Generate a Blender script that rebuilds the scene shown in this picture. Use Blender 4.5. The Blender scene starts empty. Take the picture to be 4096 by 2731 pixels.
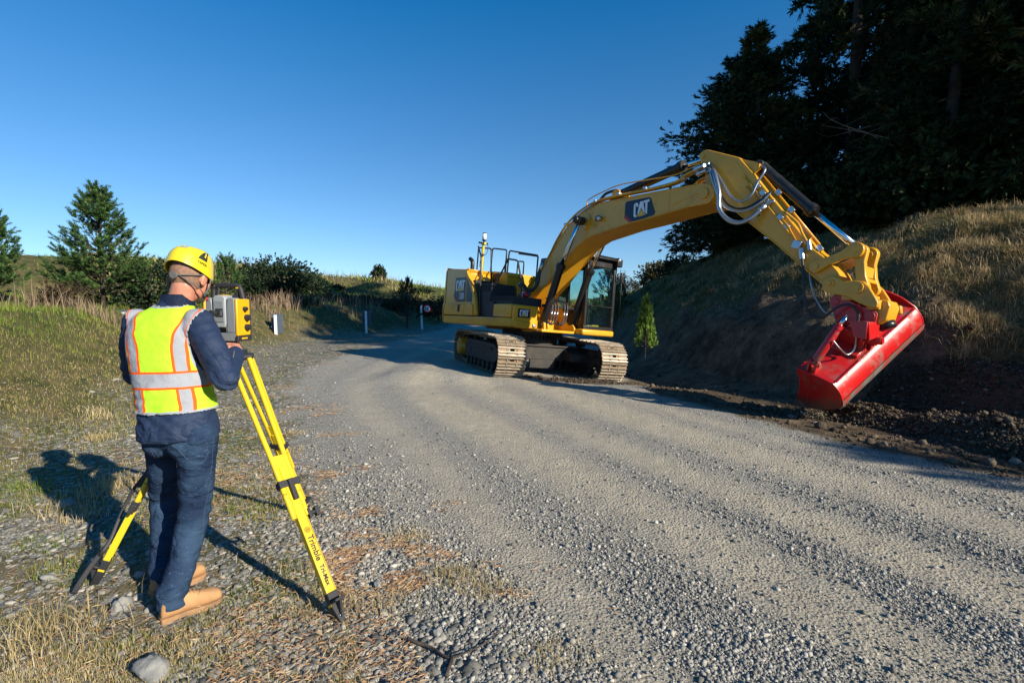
import bpy, math, random
import numpy as np
from mathutils import Vector, Matrix, noise as mnoise
R_ = math.radians
random.seed(7); rng = np.random.default_rng(7)
scn = bpy.context.scene
COL = scn.collection
# ------------------------------------------------------------------ camera, sky, sun
cd = bpy.data.cameras.new('camera'); cam = bpy.data.objects.new('camera', cd); COL.objects.link(cam)
cam.location = (0, 0, 1.5); cam.rotation_euler = (R_(90 - 4.08), 0, 0)
cd.sensor_width = 36; cd.lens = 36 * 2003 / 4096; cd.clip_start = .05; cd.clip_end = 3000
scn.camera = cam
SAZ, SEL = R_(128), R_(25)             # azimuth clockwise from +Y
SUN = Vector((math.sin(SAZ) * math.cos(SEL), math.cos(SAZ) * math.cos(SEL), math.sin(SEL)))
w = bpy.data.worlds.new('World'); scn.world = w; w.use_nodes = True
nt = w.node_tree; bg = nt.nodes['Background']
sky = nt.nodes.new('ShaderNodeTexSky'); sky.sky_type = 'NISHITA'; sky.sun_disc = False
sky.sun_elevation = SEL; sky.sun_rotation = SAZ; sky.altitude = 2500; sky.air_density = 1.0; sky.dust_density = .1; sky.ozone_density = 5
hs = nt.nodes.new('ShaderNodeHueSaturation'); hs.inputs['Saturation'].default_value = 1.16
tcw = nt.nodes.new('ShaderNodeTexCoord'); spw = nt.nodes.new('ShaderNodeSeparateXYZ'); nt.links.new(tcw.outputs['Generated'], spw.inputs[0])
for sock, a0, a1 in (('Saturation', .98, 1.30), ('Value', .74, 1.16)):      # paler towards the horizon, deeper overhead
    mw = nt.nodes.new('ShaderNodeMapRange'); mw.inputs[1].default_value = .0; mw.inputs[2].default_value = .62; mw.inputs[3].default_value = a0; mw.inputs[4].default_value = a1
    nt.links.new(spw.outputs[2], mw.inputs[0]); nt.links.new(mw.outputs[0], hs.inputs[sock])
hs.inputs['Hue'].default_value = .492
nt.links.new(sky.outputs[0], hs.inputs['Color']); nt.links.new(hs.outputs[0], bg.inputs[0]); bg.inputs[1].default_value = .102
sd = bpy.data.lights.new('sun', 'SUN'); sd.energy = 5.0; sd.angle = R_(.5); sd.color = (1, .91, .76)
so = bpy.data.objects.new('sun', sd); COL.objects.link(so); so.rotation_euler = SUN.to_track_quat('Z', 'Y').to_euler()
scn.view_settings.view_transform = 'Standard'; scn.view_settings.look = 'None'
scn.view_settings.exposure = 0.72; scn.view_settings.gamma = 1
scn.render.engine = 'CYCLES'

# ------------------------------------------------------------------ helpers
def lerp(a, b, t): return a + (b - a) * t
def sstep(a, b, x):
    t = np.clip((x - a) / (b - a), 0, 1); return t * t * (3 - 2 * t)
def vnoise(x, y, seed=0):
    xi = np.floor(x).astype(np.int64); yi = np.floor(y).astype(np.int64); fx = x - xi; fy = y - yi
    fx = fx * fx * (3 - 2 * fx); fy = fy * fy * (3 - 2 * fy)
    def h(a, b):
        n = (a * 374761393 + b * 668265263 + seed * 974711) & 0x7fffffff
        n = ((n ^ (n >> 13)) * 1274126177) & 0x7fffffff
        return ((n ^ (n >> 16)) & 0xffff) / 65535.
    return (h(xi, yi) * (1 - fx) + h(xi + 1, yi) * fx) * (1 - fy) + (h(xi, yi + 1) * (1 - fx) + h(xi + 1, yi + 1) * fx) * fy
def fbm(x, y, seed=0, o=3):
    s = 0; a = .5
    for i in range(o): s = s + a * vnoise(x * 2 ** i + 17 * i, y * 2 ** i - 9 * i, seed + i); a *= .5
    return s / (1 - .5 ** o)

def tag(o, label=None, cat=None, group=None, kind=None):
    if label: o['label'] = label
    if cat: o['category'] = cat
    if group: o['group'] = group
    if kind: o['kind'] = kind
    return o
def empty(name, mat=None, parent=None):
    o = bpy.data.objects.new(name, None); COL.objects.link(o); o.empty_display_size = .2
    if mat is not None: o.matrix_world = mat
    if parent: o.parent = parent
    return o
def link(name, me, parent=None):
    o = bpy.data.objects.new(name, me); COL.objects.link(o)
    if parent is not None: o.parent = parent
    return o
def fast_mesh(name, V, F, mats, rnd=None, smooth=False, fmat=None):
    """V (n,3) F (m,k) numpy"""
    me = bpy.data.meshes.new(name); V = np.ascontiguousarray(V, np.float32); F = np.ascontiguousarray(F, np.int32)
    m, k = F.shape
    me.vertices.add(len(V)); me.vertices.foreach_set('co', V.ravel())
    me.loops.add(m * k); me.loops.foreach_set('vertex_index', F.ravel())
    me.polygons.add(m); me.polygons.foreach_set('loop_start', np.arange(0, m * k, k, dtype=np.int32))
    me.polygons.foreach_set('loop_total', np.full(m, k, np.int32))
    if smooth: me.polygons.foreach_set('use_smooth', np.ones(m, bool))
    if fmat is not None: me.polygons.foreach_set('material_index', fmat.astype(np.int32))
    for mm in (mats if isinstance(mats, (list, tuple)) else [mats]): me.materials.append(mm)
    if rnd is not None:
        for kx, arr in (rnd.items() if isinstance(rnd, dict) else [('rnd', rnd)]):
            a = me.attributes.new(kx, 'FLOAT', 'POINT'); a.data.foreach_set('value', np.ascontiguousarray(arr, np.float32))
    me.update(calc_edges=True); return me

class MB:
    """collects shapes, then links them as ONE mesh object"""
    def __init__(s, M=None): s.v = []; s.f = []; s.mi = []; s.M = M or Matrix(); s.cur = 0; s.sm = []
    def add(s, vs, fs, smooth=False, M=None):
        b = len(s.v); MM = s.M @ M if M is not None else s.M
        s.v += [MM @ Vector(p) for p in vs]
        for f in fs: s.f.append([b + i for i in f]); s.mi.append(s.cur); s.sm.append(smooth)
        return s
    def box(s, c, d, M=None, rot=None):
        m = Matrix.Translation(c)
        if rot: m = m @ Matrix.Rotation(rot[0], 4, rot[1])
        if M is not None: m = M @ m
        x, y, z = d[0] / 2, d[1] / 2, d[2] / 2
        return s.add([(a * x, b * y, c_ * z) for a in (-1, 1) for b in (-1, 1) for c_ in (-1, 1)],
                     [(0, 1, 3, 2), (4, 6, 7, 5), (0, 4, 5, 1), (2, 3, 7, 6), (0, 2, 6, 4), (1, 5, 7, 3)], M=m)
    def bb(s, a0, a1, b0, b1, c0, c1, M=None):
        return s.box(((a0 + a1) / 2, (b0 + b1) / 2, (c0 + c1) / 2), (abs(a1 - a0), abs(b1 - b0), abs(c1 - c0)), M=M)
    def prism(s, poly, y0, y1, axis=1, M=None, smooth=False):
        """poly of 2-D points in the two other axes, extruded along axis"""
        n = len(poly); vs = []
        for y in (y0, y1):
            for p in poly:
                q = [p[0], p[1]]; q.insert(axis, y); vs.append(q)
        fs = [list(range(n)), list(range(2 * n - 1, n - 1, -1))] + [(i, i + n, (i + 1) % n + n, (i + 1) % n) for i in range(n)]
        return s.add(vs, fs, smooth, M)
    def tube(s, pts, r, n=10, M=None, closed=False, caps=True, flat=1.0):
        pts = [Vector(p) for p in pts]; N = len(pts); rs = r if isinstance(r, (list, tuple)) else [r] * N
        vs = []; prev = None
        for i, p in enumerate(pts):
            t = (pts[min(i + 1, N - 1)] - pts[max(i - 1, 0)]).normalized()
            if prev is None:
                a = Vector((0, 0, 1)) if abs(t.z) < .9 else Vector((1, 0, 0))
                u = t.cross(a).normalized()
            else: u = (prev - t * prev.dot(t)).normalized()
            prev = u; v = t.cross(u)
            for k in range(n):
                an = 2 * math.pi * k / n; vs.append(p + (u * math.cos(an) + v * math.sin(an) * flat) * rs[i])
        fs = [(i * n + k, i * n + (k + 1) % n, (i + 1) * n + (k + 1) % n, (i + 1) * n + k) for i in range(N - 1) for k in range(n)]
        if caps: fs += [list(range(n))[::-1], [(N - 1) * n + k for k in range(n)]]
        return s.add(vs, fs, True, M)
    def cyl(s, p0, p1, r, r1=None, n=16, M=None):
        return s.tube([p0, p1], [r, r if r1 is None else r1], n, M)
    def ell(s, c, r, nu=16, nv=10, M=None, rot=None):
        vs = [(0, 0, -1)]; 
        for j in range(1, nv):
            ph = -math.pi / 2 + math.pi * j / nv
            for i in range(nu): th = 2 * math.pi * i / nu; vs.append((math.cos(ph) * math.cos(th), math.cos(ph) * math.sin(th), math.sin(ph)))
        vs.append((0, 0, 1)); L = len(vs) - 1; fs = []
        for i in range(nu):
            fs.append((0, 1 + (i + 1) % nu, 1 + i)); fs.append((L, 1 + (nv - 2) * nu + i, 1 + (nv - 2) * nu + (i + 1) % nu))
            for j in range(nv - 2): a = 1 + j * nu; fs.append((a + i, a + (i + 1) % nu, a + nu + (i + 1) % nu, a + nu + i))
        m = Matrix.Translation(c)
        if rot is not None: m = m @ rot
        m = m @ Matrix.Diagonal((r[0], r[1], r[2], 1))
        if M is not None: m = M @ m
        return s.add(vs, fs, True, m)
    def loft(s, rings, M=None, smooth=True, caps=True):
        n = len(rings[0]); vs = [p for r in rings for p in r]
        fs = [(i * n + k, i * n + (k + 1) % n, (i + 1) * n + (k + 1) % n, (i + 1) * n + k) for i in range(len(rings) - 1) for k in range(n)]
        if caps: fs += [list(range(n))[::-1], [(len(rings) - 1) * n + k for k in range(n)]]
        return s.add(vs, fs, smooth, M)
    def mesh(s, name, mats):
        me = bpy.data.meshes.new(name); me.from_pydata([tuple(v) for v in s.v], [], s.f)
        for m in (mats if isinstance(mats, (list, tuple)) else [mats]): me.materials.append(m)
        me.polygons.foreach_set('material_index', s.mi); me.polygons.foreach_set('use_smooth', s.sm)
        me.validate(); me.update(); return me
    def build(s, name, mats, parent=None, bevel=0, auto=None, label=None):
        me = s.mesh(name, mats)
        if bevel or auto:
            me.polygons.foreach_set('use_smooth', [True] * len(me.polygons)); me.set_sharp_from_angle(angle=R_(auto or 32))
        o = link(name, me, parent)
        if bevel:
            b = o.modifiers.new('bevel', 'BEVEL'); b.width = bevel; b.segments = 2; b.limit_method = 'ANGLE'; b.angle_limit = R_(32)
            b.harden_normals = False
        if label: o['label'] = label
        return o
def spline(pts, n=6):
    P = [Vector(p) for p in pts]; out = []
    for i in range(len(P) - 1):
        a = P[max(i - 1, 0)]; b = P[i]; c = P[i + 1]; d = P[min(i + 2, len(P) - 1)]
        for k in range(n):
            t = k / n; out.append(.5 * ((2 * b) + (c - a) * t + (2 * a - 5 * b + 4 * c - d) * t * t + (3 * b - a - 3 * c + d) * t ** 3))
    return out + [P[-1]]

# ------------------------------------------------------------------ materials
def mat(name, col, rough=.5, metal=0, col2=None, ns=3., nd=4, bump=0, bs=None, spec=.5, coat=0, lo=.35, hi=.65, dirt=None, dirt_lo=.55, dirt_hi=.75, ds=2., chip=None, fold=None):
    m = bpy.data.materials.new(name); m.use_nodes = True; n = m.node_tree; b = n.nodes['Principled BSDF']; L = n.links.new
    b.inputs['Roughness'].default_value = rough; b.inputs['Metallic'].default_value = metal
    b.inputs['Specular IOR Level'].default_value = spec; b.inputs['Coat Weight'].default_value = coat; b.inputs['Coat Roughness'].default_value = .12
    col = (*col, 1); b.inputs['Base Color'].default_value = col
    tc = n.nodes.new('ShaderNodeTexCoord')
    c2 = col2 or tuple(c * .86 for c in col[:3])
    nz = n.nodes.new('ShaderNodeTexNoise'); nz.inputs['Scale'].default_value = ns; nz.inputs['Detail'].default_value = nd
    L(tc.outputs['Object'], nz.inputs['Vector'])
    mr = n.nodes.new('ShaderNodeMapRange'); mr.inputs[1].default_value = lo; mr.inputs[2].default_value = hi; L(nz.outputs[0], mr.inputs[0])
    mx = n.nodes.new('ShaderNodeMix'); mx.data_type = 'RGBA'; mx.inputs[6].default_value = col; mx.inputs[7].default_value = (*c2[:3], 1)
    L(mr.outputs[0], mx.inputs[0]); out = mx.outputs[2]
    if dirt:
        n3 = n.nodes.new('ShaderNodeTexNoise'); n3.inputs['Scale'].default_value = ds; n3.inputs['Detail'].default_value = 7; n3.inputs['Roughness'].default_value = .68
        L(tc.outputs['Object'], n3.inputs['Vector'])
        m3 = n.nodes.new('ShaderNodeMapRange'); m3.inputs[1].default_value = dirt_lo; m3.inputs[2].default_value = dirt_hi; L(n3.outputs[0], m3.inputs[0])
        x3 = n.nodes.new('ShaderNodeMix'); x3.data_type = 'RGBA'; x3.inputs[7].default_value = (*dirt, 1); L(out, x3.inputs[6]); L(m3.outputs[0], x3.inputs[0]); out = x3.outputs[2]
        r3 = n.nodes.new('ShaderNodeMapRange'); r3.inputs[3].default_value = rough; r3.inputs[4].default_value = .85; L(m3.outputs[0], r3.inputs[0]); L(r3.outputs[0], b.inputs['Roughness'])
    if chip:                                   # (colour, threshold, scale): scratched or splashed flecks
        n5 = n.nodes.new('ShaderNodeTexNoise'); n5.inputs['Scale'].default_value = chip[2]; n5.inputs['Detail'].default_value = 8; n5.inputs['Roughness'].default_value = .72; mp = n.nodes.new('ShaderNodeMapping'); mp.inputs['Scale'].default_value = (1, .35, 1.6); mp.inputs['Rotation'].default_value = (.5, 0, .3); L(tc.outputs['Object'], mp.inputs[0]); L(mp.outputs[0], n5.inputs['Vector'])
        m5 = n.nodes.new('ShaderNodeMapRange'); m5.inputs[1].default_value = chip[1]; m5.inputs[2].default_value = chip[1] + .03; L(n5.outputs[0], m5.inputs[0])
        x5 = n.nodes.new('ShaderNodeMix'); x5.data_type = 'RGBA'; x5.inputs[7].default_value = (*chip[0], 1); L(out, x5.inputs[6]); L(m5.outputs[0], x5.inputs[0]); out = x5.outputs[2]
    L(out, b.inputs['Base Color'])
    if fold:                                   # (height, scale, stretch): creases of worn cloth
        n6 = n.nodes.new('ShaderNodeTexNoise'); n6.inputs['Scale'].default_value = fold[1]; n6.inputs['Detail'].default_value = 3; n6.inputs['Distortion'].default_value = .6; mp = n.nodes.new('ShaderNodeMapping'); mp.inputs['Scale'].default_value = (1, 1, fold[2]); L(tc.outputs['Object'], mp.inputs[0]); L(mp.outputs[0], n6.inputs['Vector'])
        a6 = n.nodes.new('ShaderNodeMath'); a6.operation = 'SUBTRACT'; a6.inputs[1].default_value = .5; L(n6.outputs[0], a6.inputs[0]); b6 = n.nodes.new('ShaderNodeMath'); b6.operation = 'ABSOLUTE'; L(a6.outputs[0], b6.inputs[0])
        p6 = n.nodes.new('ShaderNodeBump'); p6.inputs['Distance'].default_value = fold[0]; L(b6.outputs[0], p6.inputs['Height']); L(p6.outputs[0], b.inputs['Normal'])
    if bump and not fold:
        n2 = n.nodes.new('ShaderNodeTexNoise'); n2.inputs['Scale'].default_value = bs or ns * 8; n2.inputs['Detail'].default_value = 6
        L(tc.outputs['Object'], n2.inputs['Vector'])
        bp = n.nodes.new('ShaderNodeBump'); bp.inputs['Strength'].default_value = 1; bp.inputs['Distance'].default_value = bump
        L(n2.outputs[0], bp.inputs['Height']); L(bp.outputs[0], b.inputs['Normal'])
    return m
def ramp_mat(name, stops, rough=.8, attr='rnd', trans=0, spec=.3, bump=0, bs=60):
    m = bpy.data.materials.new(name); m.use_nodes = True; n = m.node_tree; b = n.nodes['Principled BSDF']; L = n.links.new
    a = n.nodes.new('ShaderNodeAttribute'); a.attribute_name = attr
    r = n.nodes.new('ShaderNodeValToRGB'); els = r.color_ramp.elements
    while len(els) < len(stops): els.new(.5)
    for e, (p, c) in zip(els, stops): e.position = p; e.color = (*c, 1)
    L(a.outputs['Fac'], r.inputs[0]); b.inputs['Roughness'].default_value = rough; b.inputs['Specular IOR Level'].default_value = spec
    out = r.outputs[0]
    if bump:
        tc = n.nodes.new('ShaderNodeTexCoord'); n2 = n.nodes.new('ShaderNodeTexNoise'); n2.inputs['Scale'].default_value = bs; n2.inputs['Detail'].default_value = 4
        L(tc.outputs['Object'], n2.inputs['Vector'])
        bp = n.nodes.new('ShaderNodeBump'); bp.inputs['Distance'].default_value = bump; L(n2.outputs[0], bp.inputs['Height']); L(bp.outputs[0], b.inputs['Normal'])
        mx = n.nodes.new('ShaderNodeMix'); mx.data_type = 'RGBA'; mx.blend_type = 'MULTIPLY'; mx.inputs[0].default_value = .5; L(out, mx.inputs[6]); L(n2.outputs[0], mx.inputs[7]); out = mx.outputs[2]
    L(out, b.inputs['Base Color'])
    if trans:
        t = n.nodes.new('ShaderNodeBsdfTranslucent'); L(out, t.inputs[0]); ms = n.nodes.new('ShaderNodeMixShader'); ms.inputs[0].default_value = trans
        L(b.outputs[0], ms.inputs[1]); L(t.outputs[0], ms.inputs[2]); L(ms.outputs[0], n.nodes['Material Output'].inputs[0])
    return m
M_ = {}
M_['yellow'] = mat('machine_yellow', (.68, .34, .016), .34, col2=(.62, .30, .015), ns=1.2, coat=.25, dirt=(.26, .17, .08), dirt_lo=.54, dirt_hi=.85, ds=2.6, chip=((.20, .12, .05), .675, 9))
M_['black'] = mat('black_paint', (.012, .012, .013), .38, ns=4, spec=.5, dirt=(.05, .045, .04), dirt_lo=.52, dirt_hi=.9)
M_['matte'] = mat('black_plastic', (.02, .021, .024), .62, ns=5, bump=.001, bs=120)
M_['steelrod'] = mat('chromed_steel', (.75, .76, .78), .12, 1, ns=2, col2=(.65, .66, .69))
M_['zinc'] = mat('zinc_steel', (.55, .56, .58), .35, 1, ns=9)
M_['track'] = mat('track_steel', (.27, .21, .14), .62, .15, col2=(.18, .125, .075), ns=6, lo=.3, hi=.7, bump=.003, bs=45, dirt=(.40, .22, .09), dirt_lo=.5, dirt_hi=.75, ds=7)
M_['grouser'] = mat('worn_grouser', (.42, .36, .28), .45, .3, col2=(.26, .20, .14), ns=9, bump=.002)
M_['under'] = mat('undercarriage_paint', (.016, .015, .014), .6, ns=4, dirt=(.085, .065, .045), dirt_lo=.45, dirt_hi=.8, ds=5)
M_['red'] = mat('bucket_red', (.52, .012, .012), .30, ns=2, col2=(.42, .010, .010), coat=.2, dirt=(.17, .085, .065), dirt_lo=.50, dirt_hi=.70, ds=4.2, chip=((.20, .15, .12), .62, 14))
def mud(m):
    n = m.node_tree; b = n.nodes['Principled BSDF']; L = n.links.new; src = b.inputs['Base Color'].links[0].from_socket
    tc = n.nodes.new('ShaderNodeTexCoord'); sp = n.nodes.new('ShaderNodeSeparateXYZ'); L(tc.outputs['Object'], sp.inputs[0]); nz = n.nodes.new('ShaderNodeTexNoise'); nz.inputs['Scale'].default_value = 9; nz.inputs['Detail'].default_value = 6; L(tc.outputs['Object'], nz.inputs['Vector'])
    a = n.nodes.new('ShaderNodeMath'); a.operation = 'MULTIPLY_ADD'; L(nz.outputs[0], a.inputs[0]); a.inputs[1].default_value = -.35; L(sp.outputs[2], a.inputs[2])
    mr = n.nodes.new('ShaderNodeMapRange'); mr.inputs[1].default_value = .27; mr.inputs[2].default_value = .10; mr.inputs[4].default_value = .9; L(a.outputs[0], mr.inputs[0])
    mx = n.nodes.new('ShaderNodeMix'); mx.data_type = 'RGBA'; L(mr.outputs[0], mx.inputs[0]); L(src, mx.inputs[6]); mx.inputs[7].default_value = (.085, .06, .045, 1); L(mx.outputs[2], b.inputs['Base Color'])
    return m
M_['redmud'] = mud(mat('bucket_red_with_dried_mud', (.50, .012, .012), .35, ns=2, col2=(.40, .010, .010), coat=.2, dirt=(.13, .07, .055), dirt_lo=.56, dirt_hi=.74, ds=4.6))
M_['rededge'] = mat('scraped_bucket_steel', (.20, .17, .145), .6, .3, ns=6, col2=(.12, .09, .07), dirt=(.42, .02, .016), dirt_lo=.52, dirt_hi=.62, ds=6)
M_['decal'] = mat('decal_black', (.008, .013, .024), .3, ns=3)
M_['white'] = mat('decal_white', (.74, .76, .80), .4, ns=3)
M_['triyel'] = mat('decal_yellow', (.72, .42, .02), .4, ns=3)
M_['decalred'] = mat('decal_red', (.42, .012, .022), .4, ns=3)
M_['hose'] = mat('rubber_hose', (.022, .023, .026), .5, ns=20)
M_['spring'] = mat('hose_spring_guard', (.42, .43, .45), .33, .9, ns=30)
M_['hiyel'] = mat('mast_yellow', (.68, .48, .01), .35, ns=2, coat=.3)
M_['lens'] = mat('lamp_lens', (.75, .76, .78), .12, .3, ns=40, col2=(.3, .3, .32), nd=0)
def glass_mat(name, tint, refl=.12):
    m = bpy.data.materials.new(name); m.use_nodes = True; n = m.node_tree; L = n.links.new
    n.nodes.remove(n.nodes['Principled BSDF'])
    t = n.nodes.new('ShaderNodeBsdfTransparent'); t.inputs[0].default_value = (*tint, 1)
    g = n.nodes.new('ShaderNodeBsdfGlossy'); g.inputs['Roughness'].default_value = .02
    nz = n.nodes.new('ShaderNodeTexNoise'); nz.inputs['Scale'].default_value = 60; d = n.nodes.new('ShaderNodeBsdfDiffuse'); d.inputs[0].default_value = (.3, .3, .27, 1)
    mr = n.nodes.new('ShaderNodeMapRange'); mr.inputs[1].default_value = .5; mr.inputs[2].default_value = .9; mr.inputs[4].default_value = .05; L(nz.outputs[0], mr.inputs[0])
    lw = n.nodes.new('ShaderNodeLayerWeight'); lw.inputs[0].default_value = .25; fr = n.nodes.new('ShaderNodeMapRange'); fr.inputs[3].default_value = .03; fr.inputs[4].default_value = .5; L(lw.outputs['Facing'], fr.inputs[0])
    ms = n.nodes.new('ShaderNodeMixShader'); L(fr.outputs[0], ms.inputs[0]); L(t.outputs[0], ms.inputs[1]); L(g.outputs[0], ms.inputs[2])
    m2 = n.nodes.new('ShaderNodeMixShader'); L(mr.outputs[0], m2.inputs[0]); L(ms.outputs[0], m2.inputs[1]); L(d.outputs[0], m2.inputs[2])
    L(m2.outputs[0], n.nodes['Material Output'].inputs[0]); return m
M_['glass'] = glass_mat('tinted_cab_glass', (.80, .96, .97))
M_['tripyel'] = mat('tripod_yellow', (.66, .47, .018), .38, ns=2, col2=(.62, .43, .02), spec=.5, dirt=(.5, .42, .16), dirt_lo=.6, dirt_hi=.95)
M_['instgrey'] = mat('instrument_grey', (.19, .21, .235), .5, ns=4)
M_['instlight'] = mat('instrument_light_grey', (.28, .31, .335), .5, ns=4)
M_['instyel'] = mat('instrument_yellow', (.72, .38, .008), .45, ns=4)
M_['skin'] = mat('skin', (.58, .27, .18), .5, ns=14, col2=(.50, .20, .13), bump=.0008, bs=220)
M_['hair'] = mat('cropped_hair', (.20, .11, .07), .75, ns=60, col2=(.27, .15, .10), lo=.4, hi=.6, bump=.002, bs=500)
M_['jacket'] = mat('navy_jacket_fabric', (.013, .028, .07), .72, ns=5, col2=(.011, .023, .058), fold=(.05, 5, 1.6), spec=.35)
M_['denim'] = mat('blue_denim', (.010, .022, .052), .85, ns=6, col2=(.030, .060, .11), lo=.42, hi=.72, fold=(.04, 7, 1.7), spec=.15, chip=((.05, .10, .18), .60, 60))
M_['boot'] = mat('tan_nubuck', (.47, .265, .12), .8, ns=12, col2=(.36, .20, .095), bump=.0012, bs=90, spec=.2)
M_['sole'] = mat('tan_rubber_sole', (.36, .20, .09), .75, ns=15, col2=(.22, .13, .07), bump=.002, bs=70)
M_['helmet'] = mat('helmet_yellow', (.64, .52, .018), .35, ns=2, coat=.3)
M_['strap'] = mat('grey_webbing', (.12, .12, .115), .7, ns=60, bump=.001, bs=300)
M_['stitch'] = mat('denim_stitching', (.05, .085, .14), .8, ns=200)
M_['bark'] = mat('bark', (.075, .055, .042), .9, ns=6, col2=(.035, .027, .022), bump=.02, bs=14)
M_['greyplate'] = mat('grey_marker_plate', (.06, .085, .115), .6, ns=5)
M_['signwhite'] = mat('sign_white', (.82, .83, .85), .45, ns=5)
M_['signred'] = mat('sign_red', (.55, .01, .02), .45, ns=5)
M_['bareblack'] = mat('sign_black', (.012, .012, .012), .5, ns=5)

# ------------------------------------------------------------------ terrain
_ly = [-40, -2, 3, 5, 8, 12, 16, 20, 26, 32, 40, 60]; _lx = [-4.2, -4.3, -4.7, -4.9, -5.6, -7.2, -8.8, -9.3, -7.5, -6.0, -5.0, -5]
_ry = [-40, 0, 4, 6, 8, 10, 12, 16, 20, 30, 40, 60]; _rx = [7, 6.5, 6.2, 5.9, 5.2, 4.7, 4.5, 4.2, 4.2, 5.0, 6.0, 8]
_ay = [-40, 0, 2, 2.5, 3.85, 5.8, 7.9, 10.3, 14.6, 19.6, 29.7, 45, 60]; _ax = [1.5, .3, -.45, -.8, -1.6, -2.7, -3.7, -4.7, -5.0, -5, -4.5, -4, -4]
_by = [-40, 0, 2, 4.2, 5.6, 7.9, 9.2, 12, 16, 20, 30, 45]; _bx = [6.5, 6.0, 5.2, 4.35, 3.55, 2.6, 2.3, 2.6, 3.3, 3.6, 4, 4.5]
def smooth_interp(y, ys, xs): 
    return sum(np.interp(y + d, ys, xs) for d in (-.9, -.45, 0, .45, .9)) / 5
def XL(y): return smooth_interp(y, _ly, _lx)
def XR(y): return smooth_interp(y, _ry, _rx)
def XA(y): return smooth_interp(y, _ay, _ax)
def XB(y): return smooth_interp(y, _by, _bx)
LANES = ((-1.75, .16, .012), (-.62, .20, .017), (.62, .15, .012), (1.62, .20, .015), (2.75, .18, .010))
def lane_dust(x, y):
    c = x - XA(y) * .6 - XB(y) * .4 + .25 * (fbm(x * .5, y * .25, 25, 2) - .5)
    d = sum(a * np.exp(-((c - c0) / ww) ** 2) for c0, ww, a in ((-1.2, .30, .55), (.0, .42, .85), (1.12, .34, 1.0), (2.2, .42, 1.0), (3.1, .25, .5)))
    return np.clip(d * (.45 + 1.1 * fbm(c * 1.3, y * .3, 61, 3)), 0, 1)
def ground(x, y, fine=True):
    x = np.asarray(x, float); y = np.asarray(y, float)
    big = fbm(x * .35, y * .35, 3, 2) - .5
    tl = XL(y) - x + big * .7
    zl = 1.45 * sstep(-.3, 3.5, tl) + 2.2 * sstep(6.2, 12, tl + big * 2) * (.75 + .4 * sstep(10, 30, y))
    tr = x - XR(y) + big * .5
    zr = np.interp(tr, [-.4, 0, .8, 2, 3.2, 4.5, 7, 12, 20], [0, .06, 1.15, 1.85, 2.6, 3.15, 3.45, 3.7, 3.8]) * np.interp(y, [-10, 8, 13, 20, 26, 35, 50], [.8, .96, 1.04, 1.16, 1.16, .95, .8])
    hill = 3.45 * sstep(36, 47, y + big * 3) * np.interp(x, [-30, -17, -11.7, -6.2, 2, 40], [1.25, 1.24, 1.08, .86, .53, .5])
    plane = -.12 - .073 * (x - .43) - .047 * (y - 12.28) * 0.9 + .03
    wgt = sstep(9.2, 10.2, y) * (1 - sstep(15.5, 19, y)) * sstep(-3.2, -1.9, x) * (1 - sstep(3.2, 4.4, x))
    base = lerp(0, plane, wgt)
    base = base - .10 * sstep(2.6, 4.0, x) * (1 - sstep(4.4, 5.4, x)) * sstep(6.8, 8.5, y) * (1 - sstep(14, 20, y))
    z = np.maximum(base + zl + zr, base + hill)
    side = sstep(-.1, 1.2, tl) + sstep(-.1, .9, tr)
    z = z + (fbm(x * 1.3, y * 1.3, 11, 3) - .5) * .22 * np.clip(side, 0, 1) + (fbm(x * .4, y * .4, 5, 2) - .5) * .5 * sstep(2, 6, np.maximum(tl, tr)) + (fbm(x * .9, y * .9, 15, 3) - .5) * .75 * sstep(.6, 2.0, tr) * sstep(3, 6, y)
    if fine:
        c = x - XA(y) * .6 - XB(y) * .4                # follows the bend of the road
        near = 1 - sstep(18, 30, y)
        onr = sstep(-.2, .5, x - XA(y)) * sstep(-.1, .4, XB(y) - x)
        z = z + near * onr * sum(hh * np.exp(-((c - c0 - .25 * (fbm(y * .25 + c0, y * 0 + c0, 25, 2) - .5)) / ww) ** 2) * (.5 + fbm(x * .8, y * .8, 27, 2)) for c0, ww, hh in LANES)
        z = z + .38 * (fbm(x * 2.0, y * 2.0, 35, 4) - .5) * sstep(0, .5, tr) * (1 - sstep(1.6, 2.6, tr)) * sstep(4, 7, y) * (1 - sstep(15, 19, y))
        z = z + near * (np.sin(c * 3.6 + 1.4 * fbm(x * .3, y * .2, 21, 2)) * .009 + (fbm(x * 2.2, y * .7, 8, 3) - .5) * .012) * (1 - .5 * np.clip(side, 0, 1))
        z = z + (fbm(x * 7, y * 7, 31, 2) - .5) * .016 * near
    return z
def gmasks(x, y):
    n = fbm(x * 1.1, y * 1.1, 41, 3) - .5; n2 = fbm(x * 3.3, y * 3.3, 45, 3) - .5
    left = x - XA(y) + n * 1.1 + n2 * .5
    right = XB(y) - x + n * .35 + n2 * .2
    gravel = sstep(-.35, .35, left) * sstep(-.12, .12, right)
    tl = XL(y) - x; tr = x - XR(y)
    soil = 1 - sstep(-.12, .12, right)                                     # right side shoulder and cut
    cut = .35 + .5 * n + 1.35 * sstep(6.6, 8.2, y) - 1.3 * sstep(12, 17, y)
    grassR = sstep(cut - .35, cut + .5, tr + n2)
    grassL = sstep(-.5, .9, tl + n * 1.4)
    far = sstep(36, 40, y)
    return gravel * (1 - far), np.clip(soil, 0, 1) * (1 - far), np.clip(grassR + grassL + far, 0, 1)
def axis(dense0, dense1, step, lo, hi, grow=1.16):
    a = list(np.arange(dense0, dense1, step)); s = step
    p = dense1
    while p < hi: a.append(p); s *= grow; p += s
    a.append(hi); s = step; p = dense0 - step; b = []
    while p > lo: b.append(p); s *= grow; p -= s
    b.append(lo); return np.array(b[::-1] + a)
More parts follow.
